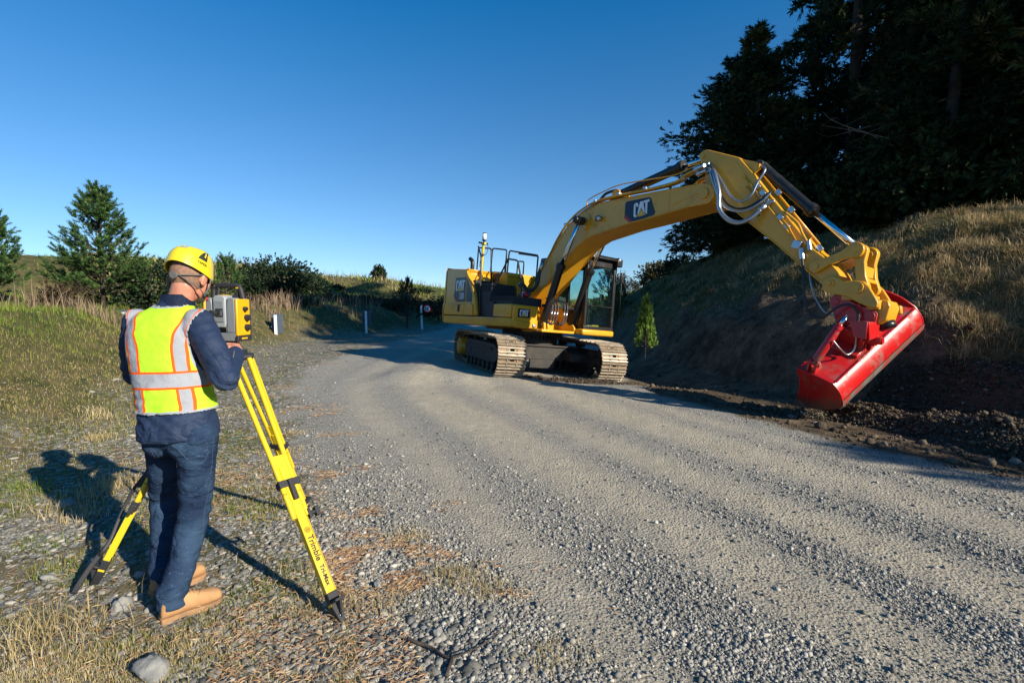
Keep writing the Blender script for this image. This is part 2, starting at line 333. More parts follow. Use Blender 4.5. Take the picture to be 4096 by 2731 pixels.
gx = axis(-5.5, 7.5, .055, -420, 420, 1.05); gy = axis(1.2, 13, .055, -60, 900, 1.045)
GX, GY = np.meshgrid(gx, gy); GZ = ground(GX, GY)
nx, ny = len(gx), len(gy)
idx = np.arange(nx * ny).reshape(ny, nx)
GF = np.stack([idx[:-1, :-1], idx[:-1, 1:], idx[1:, 1:], idx[1:, :-1]], -1).reshape(-1, 4)
GV = np.stack([GX, GY, GZ], -1).reshape(-1, 3)
g_gr, g_so, g_gs = [m.reshape(-1) for m in gmasks(GX, GY)]
g_dust = lane_dust(GX, GY).reshape(-1)
def ground_material():
    m = bpy.data.materials.new('gravel_earth_and_turf'); m.use_nodes = True; n = m.node_tree; b = n.nodes['Principled BSDF']; L = n.links.new
    tc = n.nodes.new('ShaderNodeTexCoord')
    def at(a): q = n.nodes.new('ShaderNodeAttribute'); q.attribute_name = a; return q.outputs['Fac']
    def noise(s, d=6, r=.6):
        q = n.nodes.new('ShaderNodeTexNoise'); q.inputs['Scale'].default_value = s; q.inputs['Detail'].default_value = d; q.inputs['Roughness'].default_value = r; L(tc.outputs['Object'], q.inputs['Vector']); return q.outputs[0]
    def vor(s, out='Color', feat='F1'):
        q = n.nodes.new('ShaderNodeTexVoronoi'); q.inputs['Scale'].default_value = s; q.feature = feat; L(tc.outputs['Object'], q.inputs['Vector']); return q.outputs[out]
    def mapr(i, a, c, d=0, e=1):
        q = n.nodes.new('ShaderNodeMapRange'); q.inputs[1].default_value = a; q.inputs[2].default_value = c; q.inputs[3].default_value = d; q.inputs[4].default_value = e; L(i, q.inputs[0]); return q.outputs[0]
    def mix(f, a, c, bt='MIX'):
        q = n.nodes.new('ShaderNodeMix'); q.data_type = 'RGBA'; q.blend_type = bt
        for k, v in ((0, f), (6, a), (7, c)):
            if hasattr(v, 'links') or hasattr(v, 'is_linked'): L(v, q.inputs[k])
            else: q.inputs[k].default_value = v if k == 0 else (*v, 1)
        return q.outputs[2]
    # gravel
    sep = n.nodes.new('ShaderNodeSeparateColor'); L(vor(52), sep.inputs[0])
    sep2 = n.nodes.new('ShaderNodeSeparateColor'); L(vor(130), sep2.inputs[0])
    st = mix(mapr(sep.outputs[0], 0, 1), (.15, .145, .13), (.40, .385, .34))
    st2 = mix(mapr(sep2.outputs[0], 0, 1), (.20, .19, .165), (.50, .47, .40))
    st = mix(.55, st, st2)
    dust = mix(mapr(noise(2.2), .3, .7), (.42, .37, .275), (.52, .46, .35))
    dmask = n.nodes.new('ShaderNodeMath'); dmask.operation = 'MULTIPLY_ADD'; L(mapr(at('dust'), .15, .8), dmask.inputs[0]); dmask.inputs[1].default_value = 1.0; dmask.inputs[2].default_value = .06
    dm = n.nodes.new('ShaderNodeMath'); dm.operation = 'MULTIPLY'; L(dmask.outputs[0], dm.inputs[0]); L(mapr(noise(9, 7, .75), .35, .6, .35, 1), dm.inputs[1])
    grav = mix(dm.outputs[0], st, dust)
    # verge: trodden earth, thatch and pebbles
    verge = mix(mapr(noise(3.5, 6), .35, .65), (.12, .105, .058), (.25, .20, .115))
    verge = mix(mapr(noise(14, 6, .7), .55, .7), verge, (.17, .165, .145))
    verge = mix(mapr(noise(1.1, 4), .5, .68), verge, (.06, .085, .022))
    sep3 = n.nodes.new('ShaderNodeSeparateColor'); L(vor(24), sep3.inputs[0])
    verge = mix(mapr(sep3.outputs[1], .62, .7), verge, mix(sep3.outputs[0], (.18, .185, .18), (.42, .41, .38)))
    soil = mix(mapr(noise(5, 8, .7), .35, .7), (.11, .08, .05), (.25, .185, .115))
    soil = mix(mapr(noise(1.6, 7, .75), .42, .6), soil, (.05, .036, .024)); soil = mix(mapr(noise(60, 4, .7), .55, .75), soil, (.28, .23, .16))
    turf = mix(mapr(noise(2.6, 6, .7), .38, .62), (.055, .065, .022), (.16, .125, .06))
    base = mix(at('soil'), verge, soil); base = mix(at('turf'), base, turf); base = mix(at('gravel'), base, grav)
    L(base, b.inputs['Base Color']); b.inputs['Roughness'].default_value = .92; b.inputs['Specular IOR Level'].default_value = .15
    h = n.nodes.new('ShaderNodeMath'); h.operation = 'ADD'; L(mapr(vor(52, 'Distance'), 0, .7, 1, 0), h.inputs[0]); L(noise(90, 5, .7), h.inputs[1])
    h2 = n.nodes.new('ShaderNodeMath'); h2.operation = 'MULTIPLY_ADD'; L(noise(11, 8, .75), h2.inputs[0]); h2.inputs[1].default_value = 2.0; L(h.outputs[0], h2.inputs[2])
    bp = n.nodes.new('ShaderNodeBump'); bp.inputs['Distance'].default_value = .014; bp.inputs['Strength'].default_value = 1; L(h2.outputs[0], bp.inputs['Height']); L(bp.outputs[0], b.inputs['Normal'])
    return m
M_['ground'] = ground_material()
fc = GV[GF].mean(1); fgr = g_gr[GF].mean(1)
tlf = XL(fc[:, 1]) - fc[:, 0]; trf = fc[:, 0] - XR(fc[:, 1])
cls = np.where(fgr > .5, 0, np.where(tlf > 0, 2, np.where(trf > .1, 3, 1)))
cls = np.where((cls < 2) & (fc[:, 1] > 38), 2, cls)
for k, nm, lab in ((0, 'gravel_road', 'gravel road'), (1, 'ground', 'verge'), (2, 'grassy_hillside', 'left'), (3, 'roadside_bank', 'right')):
    F = GF[cls == k]; used, inv = np.unique(F, return_inverse=True)
    me = fast_mesh(nm, GV[used], inv.reshape(-1, 4), M_['ground'], {'gravel': g_gr[used], 'soil': g_so[used], 'turf': g_gs[used], 'dust': g_dust[used]}, smooth=True)
    tag(link(nm, me), kind='structure')

# ------------------------------------------------------------------ stones
def ico():
    t = (1 + 5 ** .5) / 2
    v = np.array([(-1, t, 0), (1, t, 0), (-1, -t, 0), (1, -t, 0), (0, -1, t), (0, 1, t), (0, -1, -t), (0, 1, -t), (t, 0, -1), (t, 0, 1), (-t, 0, -1), (-t, 0, 1)]) / math.sqrt(1 + t * t)
    f = np.array([(0, 11, 5), (0, 5, 1), (0, 1, 7), (0, 7, 10), (0, 10, 11), (1, 5, 9), (5, 11, 4), (11, 10, 2), (10, 7, 6), (7, 1, 8), (3, 9, 4), (3, 4, 2), (3, 2, 6), (3, 6, 8), (3, 8, 9), (4, 9, 5), (2, 4, 11), (6, 2, 10), (8, 6, 7), (9, 8, 1)])
    return v, f
IV, IF_ = ico()
OV = np.array([(1, 0, 0), (0, 1, 0), (-1, 0, 0), (0, -1, 0), (.1, .1, .8), (0, 0, -.5)]); OF = np.array([(0, 1, 4), (1, 2, 4), (2, 3, 4), (3, 0, 4), (1, 0, 5), (2, 1, 5), (3, 2, 5), (0, 3, 5)])
def stones(P, size, base=(IV, IF_), jit=.28, flat=(.45, .85), sink=.25, tint=None):
    n = len(P); V0, F0 = base; k = len(V0)
    V = V0[None] * (1 + rng.uniform(-jit, jit, (n, k, 1)))
    sc = np.stack([rng.uniform(.8, 1.3, n), rng.uniform(.6, 1.0, n), rng.uniform(*flat, n)], -1) * size[:, None]
    V = V * sc[:, None]
    a = rng.uniform(0, 6.283, n); b = rng.normal(0, .28, n); ca, sa, cb, sb = np.cos(a), np.sin(a), np.cos(b), np.sin(b)
    x, y, z = V[..., 0], V[..., 1], V[..., 2]
    y, z = y * cb[:, None] - z * sb[:, None], y * sb[:, None] + z * cb[:, None]
    x, y = x * ca[:, None] - y * sa[:, None], x * sa[:, None] + y * ca[:, None]
    V = np.stack([x, y, z], -1) + P[:, None]; V[..., 2] += (sc[:, 2] * (1 - 2 * sink))[:, None]
    F = F0[None] + (np.arange(n) * k)[:, None, None]
    r = rng.uniform(0, 1, n) if tint is None else tint
    return V.reshape(-1, 3), F.reshape(-1, 3), np.repeat(r, k)
def scatter(n, y0, y1, pw=2.0, xlim=1.12):
    """points in front of the camera's place, denser near by"""
    u = rng.uniform(0, 1, n); e = 1 - pw
    y = (y0 ** e + u * (y1 ** e - y0 ** e)) ** (1 / e) if abs(e) > 1e-6 else y0 * (y1 / y0) ** u
    return rng.uniform(-xlim, xlim, n) * y, y
def join(parts):
    o = 0; V = []; F = []; Rr = []
    for v, f, r in parts: V.append(v); F.append(f + o); Rr.append(r); o += len(v)
    return np.concatenate(V), np.concatenate(F), np.concatenate(Rr)
M_['stone'] = ramp_mat('gravel_stone', [(0, (.17, .165, .15)), (.35, (.28, .268, .24)), (.7, (.40, .38, .33)), (.92, (.53, .50, .43)), (1, (.66, .62, .54))], .85, bump=.002, bs=110)
M_['cobble'] = ramp_mat('river_stone', [(0, (.12, .115, .10)), (.4, (.205, .20, .175)), (.75, (.31, .295, .255)), (1, (.48, .44, .37))], .8, bump=.002, bs=70)
px_, py_ = scatter(560000, 1.55, 13, 2.35)
gr, so_, tu = gmasks(px_, py_); cc = px_ - .6 * XA(py_) - .4 * XB(py_)
dens = lane_dust(px_, py_)
keep = rng.uniform(0, 1, len(px_)) < gr * (.9 - .82 * sstep(.15, .55, dens)) * np.where(py_ > 6, .5, .72) * np.clip(.35 + 1.2 * fbm(px_ * 1.7, py_ * 1.7, 71, 2), .2, 1)
px_, py_ = px_[keep], py_[keep]; edge = np.clip((px_ - XA(py_)) / 1.6, 0, 1)
sz = (rng.lognormal(0, .55, len(px_)) * .0036).clip(.0022, .017) * (1.22 - .22 * edge) * np.clip(py_ / 3.2, .85, 2.0) ** .35
PP = np.stack([px_, py_, ground(px_, py_)], -1)
nearm = (py_ < 4.6) & (sz > .004)
V, F, r = join([stones(PP[nearm], sz[nearm]), stones(PP[~nearm], sz[~nearm] * 1.1, (OV, OF))])
tag(link('gravel', fast_mesh('gravel', V, F, M_['stone'], r)), 'loose grey gravel chips covering the road', 'gravel', kind='stuff')
# scattered bigger stones on the road and river cobbles on the verge (left)
def verge_pts(n, y0, y1, pw, dens_fn):
    x, y = scatter(n, y0, y1, pw); k = rng.uniform(0, 1, n) < dens_fn(x, y); return x[k], y[k]
def dv(x, y):
    g, s, t = gmasks(x, y); n = fbm(x * .9, y * .9, 81, 2)
    zone = np.clip(1.25 - np.abs(x - (XL(y) + 1.3)) / 4.5, .6, 1)
    return (x < XA(y) + .6) * (1 - g * .7) * (1 - .93 * sstep(-.3, 1.3, XL(y) - x)) * zone * np.clip((n - .26) * 3.0, .14, 1)
x1, y1 = verge_pts(190000, 1.6, 18, 2.0, dv)
s1 = (rng.lognormal(0, .62, len(x1)) * .0078).clip(.004, .034)
k = y1 > 7; s1[k] *= 1.5
x2, y2 = verge_pts(1800, 1.8, 9, 1.8, lambda x, y: (gmasks(x, y)[0] > .5) * .35)
s2 = rng.uniform(.008, .019, len(x2))
xx = np.concatenate([x1, x2]); yy = np.concatenate([y1, y2]); ss = np.concatenate([s1, s2])
V, F, r = stones(np.stack([xx, yy, ground(xx, yy)], -1), ss, jit=.30, flat=(.28, .55), sink=.42)
tag(link('river_stones', fast_mesh('river_stones', V, F, M_['cobble'], r)), 'rounded grey river stones strewn over the left verge', 'stones', kind='stuff')
# single rocks one can point to
def rock(x, y, s, label, flat=.62, seed=0, c='cobble', zoff=0):
    m = MB(); m.ell((0, 0, 0), (s[0], s[1], s[2]), 22, 14)
    vs = []
    for v in m.v:
        q = Vector((v.x / s[0], v.y / s[1], v.z / s[2])) + Vector((seed * 3.1, 0, 0))
        k = 1 + .34 * mnoise.noise(q * 1.3) + .13 * mnoise.cell(q * 2.2) + .07 * mnoise.noise(q * 3.4); vs.append(v * k)
    m.v = vs; me = m.mesh('rock', M_['rock']); o = link('rock', me)
    o.location = (x, y, float(ground(x, y)) + s[2] * (1 - .55) + zoff); o.rotation_euler = (.1 * seed, .05, seed * 1.3)
    tag(o, label, 'rock', 'single rocks lying on the verge')
M_['rock'] = mat('field_stone', (.27, .265, .24), .85, ns=9, col2=(.17, .17, .16), bump=.006, bs=40, lo=.3, hi=.7)
def gp(px, py):                          # a place on flat ground from its bearing and dip
    d = 1.5 / ((py - 702) / 1150); return (px - 1176) / 1150 * d, d
for (p, s, lab, sd_) in (((243, 1425), (.050, .043, .038), 'rounded tan grey rock just left of the heel of the near boot', 1),
                         ((308, 1592), (.085, .06, .045), 'large angular grey rock cut by the bottom edge of the photo', 2),
                         ((122, 1172), (.062, .05, .04), 'dark blue grey rock inside the shadow of the worker', 3),
                         ((182, 1312), (.05, .04, .024), 'bigger pale slab behind the small tripod foot on the left', 4),
                         ((855, 1368), (.022, .02, .026), 'small brown egg shaped rock right of the near tripod foot', 5),
                         ((1000, 1490), (.03, .025, .016), 'flat pale rock beside the dead branch', 6),
                         ((70, 1350), (.05, .04, .022), 'round flat pale rock near the left edge below the tripod foot', 7)):
    x, y = gp(*p); rock(x, y, s, lab, seed=sd_)

# ------------------------------------------------------------------ grass, thatch, needles
def blades(x, y, h, wd, lean=.35, tint=None, up=1.0, curve=.3, z=None):
    n = len(x); z = ground(x, y) if z is None else z
    a = rng.uniform(0, 6.283, n); la = rng.uniform(0, 6.283, n); ln = np.abs(rng.normal(0, lean, n))
    dx, dy = np.cos(a) * wd / 2, np.sin(a) * wd / 2
    tx, ty = np.cos(la) * ln * h, np.sin(la) * ln * h
    hz = h * np.sqrt(np.clip(1 - ln ** 2, .05, 1)) * up
    V = np.stack([np.stack([x - dx, y - dy, z - .01], -1), np.stack([x + dx, y + dy, z - .01], -1),
                  np.stack([x + tx * .45 + dx * .7, y + ty * .45 + dy * .7, z + hz * .62], -1), np.stack([x + tx * .45 - dx * .7, y + ty * .45 - dy * .7, z + hz * .62], -1),
                  np.stack([x + tx * (1 + curve), y + ty * (1 + curve), z + hz], -1)], 1)
    b = (np.arange(n) * 5)[:, None]
    F = np.concatenate([b + [0, 1, 2], b + [0, 2, 3], b + [3, 2, 4]], 0)
    r = rng.uniform(0, 1, n) if tint is None else tint
    return V.reshape(-1, 3), F, np.repeat(r, 5)
gstops = [(0, (.060, .120, .014)), (.28, (.165, .235, .026)), (.5, (.29, .29, .06)), (.68, (.34, .265, .11)), (.85, (.47, .37, .19)), (1, (.60, .50, .29))]
M_['grass'] = ramp_mat('grass_blades', gstops, .6, trans=.3)
# left bank: greener towards its top, straw lower down
x, y = scatter(330000, 2.0, 30, 1.45, 1.25); tl = XL(y) - x
nn = fbm(x * .8, y * .8, 91, 3); k = (rng.uniform(0, 1, len(x)) < np.clip((tl + .8 + (nn - .5) * 3) / 1.6, 0, 1) ** 1.3 * np.where(tl > 9, .6, 1)); x, y, tl, nn = x[k], y[k], tl[k], nn[k]
green = np.clip(sstep(.9, 2.5, tl + (nn - .5) * 2.4), 0, 1)
tint = np.clip(rng.normal(.66, .17, len(x)) * (1 - green) + rng.normal(.24, .15, len(x)) * green, 0, 1)
h = rng.uniform(.025, .075, len(x)) * (1 + .6 * green) * (.6 + .7 * nn) * np.clip(y / 8, .8, 1.6)
GL = blades(x, y, h, .0042 * np.clip(y / 5, .8, 5), .75, tint)
# far hill
x, y = scatter(90000, 16, 62, 1.5, .85); tl = XL(y) - x
k = ((tl > 4) | (y > 38)) ; x, y = x[k], y[k]; nn = fbm(x * .35, y * .35, 95, 3)
GL2 = blades(x, y, rng.uniform(.12, .38, len(x)) * (.5 + nn), .035 * y / 22, .5, np.clip(rng.normal(.26, .2, len(x)) + (nn - .5) * 1.4, 0, 1))
V, F, r = join([GL, GL2])
tag(link('bank_grass', fast_mesh('bank_grass', V, F, M_['grass'], r)), 'short green and straw grass covering the left bank and hill', 'grass', kind='stuff')
M_['drygrass'] = ramp_mat('lodged_dry_grass', [(0, (.05, .08, .018)), (.3, (.12, .13, .035)), (.5, (.24, .17, .075)), (.75, (.40, .285, .14)), (1, (.62, .48, .28))], .7, trans=.3)
# right bank: long dry lodged grass above the cut
x, y = scatter(330000, 4.5, 42, 1.5, 1.5); tr = x - XR(y); g, s, t = gmasks(x, y)
k = (tr > .2) & (rng.uniform(0, 1, len(x)) < t * np.clip(.25 + 1.3 * fbm(x * 1.1, y * 1.1, 97, 2), 0, 1)); x, y, tr = x[k], y[k], tr[k]
nn = fbm(x * .7, y * .7, 99, 3); crest = sstep(3.2, 4.6, tr)
far = sstep(13, 19, y)
tint = np.clip(rng.normal(.66, .19, len(x)) - .30 * crest * (nn > .5) - .28 * far + (nn - .5) * .7, 0, 1)
h = rng.uniform(.10, .26, len(x)) * (.55 + .9 * nn) * (1 + .35 * crest)
GRa = blades(x, y, h * .85, .0085 * np.clip(y / 8, .8, 4), 1.0, tint, curve=.9, up=.62)
cx_, cy_ = scatter(5200, 5.0, 30, 1.3, 1.3); tr_ = cx_ - XR(cy_); g, s, t = gmasks(cx_, cy_); k = (tr_ > .3) & (tr_ < 9) & (rng.uniform(0, 1, len(cx_)) < np.clip(t + .06, 0, 1)); cx_, cy_ = cx_[k], cy_[k]
nb = 46; spd = rng.uniform(.05, .16, len(cx_)); bx_ = np.repeat(cx_, nb) + rng.normal(0, 1, len(cx_) * nb) * np.repeat(spd, nb); by_ = np.repeat(cy_, nb) + rng.normal(0, 1, len(cx_) * nb) * np.repeat(spd, nb)
tc_ = np.clip(rng.normal(.72, .18, len(cx_)) - .35 * (rng.uniform(0, 1, len(cx_)) < .18) - .3 * sstep(13, 19, cy_), 0, 1)
GRb = blades(bx_, by_, rng.uniform(.5, 1.1, len(bx_)) * np.repeat(rng.uniform(.10, .30, len(cx_)), nb), .009 * np.clip(by_ / 8, .8, 3), .75, np.clip(np.repeat(tc_, nb) + rng.normal(0, .08, len(bx_)), 0, 1), curve=.8, up=.8)
GR = join([GRa, GRb])
tag(link('dry_grass', fast_mesh('dry_grass', GR[0], GR[1], M_['drygrass'], GR[2])), 'long dry grass lodged over the right bank', 'grass', kind='stuff')
# verge thatch: short tufts + flat straw + orange pine needles drifted along the edge of the gravel
M_['needles'] = ramp_mat('fallen_pine_needles', [(0, (.11, .058, .03)), (.5, (.26, .14, .07)), (1, (.42, .31, .18))], .75)
def strands(x, y, ln, wd, tint, lift=.012, zb=None):
    n = len(x); a = rng.normal(.25, .75, n); z = ground(x, y) if zb is None else zb
    dx, dy = np.cos(a) * ln / 2, np.sin(a) * ln / 2; ox, oy = -np.sin(a) * wd / 2, np.cos(a) * wd / 2
    z0 = z + rng.uniform(.002, lift, n); z1 = z + rng.uniform(.002, lift, n) ; bow = rng.normal(0, .18, n) * ln
    V = np.stack([np.stack([x - dx, y - dy, z0], -1), np.stack([x + ox - np.sin(a) * bow, y + oy + np.cos(a) * bow, (z0 + z1) / 2 + .006], -1),
                  np.stack([x + dx, y + dy, z1], -1), np.stack([x - ox - np.sin(a) * bow, y - oy + np.cos(a) * bow, (z0 + z1) / 2 + .002], -1)], 1)
    b = (np.arange(n) * 4)[:, None]; F = np.concatenate([b + [0, 1, 3], b + [1, 2, 3]], 0); return V.reshape(-1, 3), F, np.repeat(tint, 4)
def needle_density(x, y):
    c = x - XA(y); n = fbm(x * 1.5 + 5, y * 2.2, 103, 3); n2 = fbm(x * 3.8, y * 6.5, 107, 2)
    d = .5 * sstep(.58, .69, n * .6 + n2 * .42) * np.clip(1 - np.abs(c - .15) / 1.1, 0, 1) ** .7
    return np.clip(d, 0, 1)
x, y = scatter(330000, 1.7, 16, 2.1); k = rng.uniform(0, 1, len(x)) < needle_density(x, y); x, y = x[k], y[k]
A = strands(x, y, rng.uniform(.03, .09, len(x)) * np.clip(y / 4, 1, 2), .0022 * np.clip(y / 3, 1, 4), rng.uniform(.1, 1, len(x)))
x, y = scatter(170000, 1.7, 14, 2.0); k = (x < XA(y) + .15) & (XL(y) - x < 1.2) & (rng.uniform(0, 1, len(x)) < np.clip(fbm(x * 1.3, y * 1.3, 111, 3) * 2.0 - 1.0, 0.02, .13)); x, y = x[k], y[k]
B_ = strands(x, y, rng.uniform(.02, .06, len(x)), .0022 * np.clip(y / 3, 1, 4), np.clip(rng.normal(.6, .25, len(x)), 0, 1), lift=.03)
V, F, r = join([A, B_])
tag(link('pine_needles', fast_mesh('pine_needles', V, F, M_['needles'], r)), 'orange brown fallen pine needles and straw along the road edge', 'needles', kind='stuff')
x, y = scatter(230000, 1.7, 14, 1.9); nn = fbm(x * 1.6, y * 1.6, 113, 3)
k = (x < XA(y) - .1) & (XL(y) - x < 1.0) & (rng.uniform(0, 1, len(x)) < np.clip((nn - .44) * 5, 0.02, .9)); x, y, nn = x[k], y[k], nn[k]
g2 = fbm(x * 1.1, y * 1.1, 117, 2)
VG = [blades(x, y, rng.uniform(.012, .04, len(x)), .003 * np.clip(y / 3, 1, 4), .7, np.clip(rng.normal(.52, .2, len(x)) - (g2 - .5) * 1.6, 0, 1))]
for (px, py, n_, hh, tn) in ((720, 1410, 200, .07, .8), (860, 1420, 260, .08, .82), (1040, 1350, 500, .06, .8), (1110, 1385, 420, .05, .8), (935, 1255, 300, .05, .85), (560, 1190, 160, .07, .3), (590, 1205, 120, .06, .55), (70, 1265, 180, .06, .25),
                             (105, 1180, 220, .16, .85), (40, 1135, 160, .10, .22), (25, 1510, 420, .17, .84), (80, 1470, 160, .10, .8), (235, 1130, 380, .12, .86), (215, 1010, 260, .08, .8), (160, 1200, 160, .10, .9), (660, 1000, 120, .06, .8), (640, 1330, 120, .06, .8), (1270, 1560, 300, .05, .8), (640, 1040, 200, .07, .8), (210, 970, 200, .10, .95)):
    x0, y0 = gp(px, py); a = rng.normal(0, .07 + hh * .5, n_); b = rng.normal(0, .05 + hh * .35, n_)
    VG.append(blades(x0 + a, y0 + b, rng.uniform(.35, 1.1, n_) * hh, .0035 * max(1, y0 / 3), .8, np.clip(rng.normal(tn, .08, n_), 0, 1)))
V, F, r = join(VG)
tag(link('verge_grass', fast_mesh('verge_grass', V, F, M_['grass'], r)), 'thin tufts of grass growing through the stony left verge', 'grass', kind='stuff')
# tall dry weeds at the top of the left bank
x0 = []; y0 = []; hh = []
for (px, Y, n_, sp, h_) in ((165, 11.9, 40, .3, .36), (200, 11.9, 60, .4, .45), (240, 11.9, 80, .5, .48), (290, 12, 80, .4, .5), (18, 10.8, 40, .3, .5), (62, 10.5, 30, .3, .8), (115, 10.5, 40, .2, .8), (640, 24, 150, .5, .9), (600, 22, 120, .5, .8), (665, 25, 120, .4, 1.0), (700, 27, 140, .9, .9), (760, 28, 120, .9, .9), (830, 31, 120, .9, 1.1)):
    x0.append((px - 1176) / 1150 * Y + rng.normal(0, sp, n_)); y0.append(Y + rng.normal(0, .3, n_)); hh.append(rng.uniform(.45, 1, n_) * h_)
x0 = np.concatenate(x0); y0 = np.concatenate(y0); hh = np.concatenate(hh)
W1 = blades(x0, y0, hh, .012 * np.clip(y0 / 11, 1, 3), .32, rng.uniform(.2, 1, len(x0)))
# feathery stems on the skylines
x, y = scatter(6000, 30, 60, 1.4, .75); k = (ground(x, y, False) > 3.0) & (x < -3); x, y = x[k], y[k]
W2 = blades(x, y, rng.uniform(.3, 1.0, len(x)), .035, .25, rng.uniform(0, .8, len(x)))
M_['weed'] = ramp_mat('dead_weed_stems', [(0, (.10, .07, .045)), (.5, (.24, .165, .105)), (1, (.40, .30, .20))], .8, trans=.2)
V, F, r = join([W1, W2])
tag(link('dry_weeds', fast_mesh('dry_weeds', V, F, M_['weed'], r)), 'dead brown weed stems standing along the top of the left bank', 'weeds', kind='stuff')
# windrow of dug soil on the right
def heap(name, path, wid, hgt, label, seed, n=90, clods=1400):
    P = spline(path, 8); S = len(P); W = 26; V = []
    for i, p in enumerate(P):
        t = (P[min(i + 1, S - 1)] - P[max(0, i - 1)]); t.z = 0; t.normalize(); nrm = Vector((-t.y, t.x, 0)); e = math.sin(math.pi * min(1, max(0, i / (S - 1)))) ** .4 if wid < 9 else 1
        for j in range(W):
            s = j / (W - 1) * 2 - 1; q = p + nrm * s * wid * (.7 + .3 * e)
            k = max(0, 1 - abs(s) ** 1.6) * hgt * e * (.75 + .6 * mnoise.noise(Vector((i * .13, seed, 0)))) 
            k += (.05 * mnoise.noise(Vector((q.x * 6, q.y * 6, seed))) + .035 * mnoise.noise(Vector((q.x * 15, q.y * 15, seed)))) * (1 - abs(s) ** 3)
            V.append((q.x, q.y, float(ground(q.x, q.y)) - .02 + k))
    V = np.array(V); F = np.array([(i * W + j, i * W + j + 1, (i + 1) * W + j + 1, (i + 1) * W + j) for i in range(S - 1) for j in range(W - 1)])
    Fs = np.concatenate([F[:, :3], F[:, [0, 2, 3]]])
    ii = rng.integers(0, len(V), clods); C = V[ii] + rng.normal(0, .03, (clods, 3)); C[:, 2] = V[ii][:, 2] + rng.uniform(-.01, .02, clods)
    cs = (rng.lognormal(0, .65, clods) * .0065).clip(.003, .04)
    sv, sf, sr = stones(C, cs, jit=.4, flat=(.6, .95), sink=.3, tint=np.clip(rng.normal(.3, .2, clods), 0, .85) + (rng.uniform(0, 1, clods) > .955) * .5)
    V, F, r = join([(V, Fs, np.full(len(V), .25)), (sv, sf, sr)])
    tag(link(name, fast_mesh(name, V, F, M_['clod'], r)), label, 'soil heap')
M_['clod'] = ramp_mat('turned_soil', [(0, (.060, .044, .030)), (.35, (.115, .086, .058)), (.7, (.20, .155, .105)), (.9, (.26, .24, .20)), (1, (.36, .35, .32))], .95, bump=.02, bs=38)
heap('soil_heap', [(4.35, 6.9, 0), (4.75, 6.35, 0), (5.0, 5.85, 0), (5.15, 5.3, 0), (5.35, 4.8, 0), (5.6, 4.1, 0), (5.8, 3.2, 0)], .42, .37, 'long ridge of dug brown soil and stones below the right bank', 3.3, clods=26000)
heap('soil_heap', [(5.3, 7.4, 0), (5.65, 6.7, 0), (6.0, 5.9, 0), (6.3, 5.0, 0)], .4, .30, 'second ridge of dark soil behind the long one at the foot of the bank', 8.1, clods=12000)
heap('soil_heap', [(3.35, 7.3, 0), (3.7, 7.0, 0), (4.0, 6.75, 0), (4.25, 6.6, 0)], .2, .12, 'low crumbly soil heap under the tip of the red bucket', 5.2, clods=2600)
heap('soil_heap', [(.2, 10.6, 0), (1.0, 10.3, 0), (1.8, 10.2, 0), (2.5, 10.2, 0)], .35, .10, 'scraped up dirt in front of the far track of the excavator', 6.2, clods=4000)
x, y = scatter(40000, 4.2, 15, 1.2, 1.1); g, s, t = gmasks(x, y); k = (x > 0) & (s > .5) & (x - XR(y) < 2.2) & (rng.uniform(0, 1, len(x)) < .7 * np.clip(fbm(x * 2, y * 2, 121, 2) * 2 - .4, .05, 1)); x, y = x[k], y[k]
V, F, r = stones(np.stack([x, y, ground(x, y)], -1), (rng.lognormal(0, .6, len(x)) * .012).clip(.005, .06), jit=.35, flat=(.5, .9), sink=.3, tint=np.clip(rng.normal(.35, .25, len(x)), 0, 1))
tag(link('loose_soil', fast_mesh('loose_soil', V, F, M_['clod'], r)), 'crumbled clods scattered over the scraped shoulder and cut', 'soil', kind='stuff')
# fallen branch and twig
m = MB()
br = [gp(925, 1508), gp(950, 1520), gp(985, 1532), gp(1010, 1552), gp(1030, 1560), gp(1075, 1545), gp(1120, 1520), gp(1165, 1475)]
m.tube(spline([(a, b, float(ground(a, b)) + .02) for a, b in br], 4), [.008 - .006 * i / 28 for i in range(29)], 7)
a, b = gp(1030, 1560); m.tube([(a, b, .02), (a - .01, b - .09, .01)], [.009, .007], 7)
tag(m.build('dead_branch', M_['bark']), 'thin curved dead branch lying at the bottom edge of the gravel', 'branch')

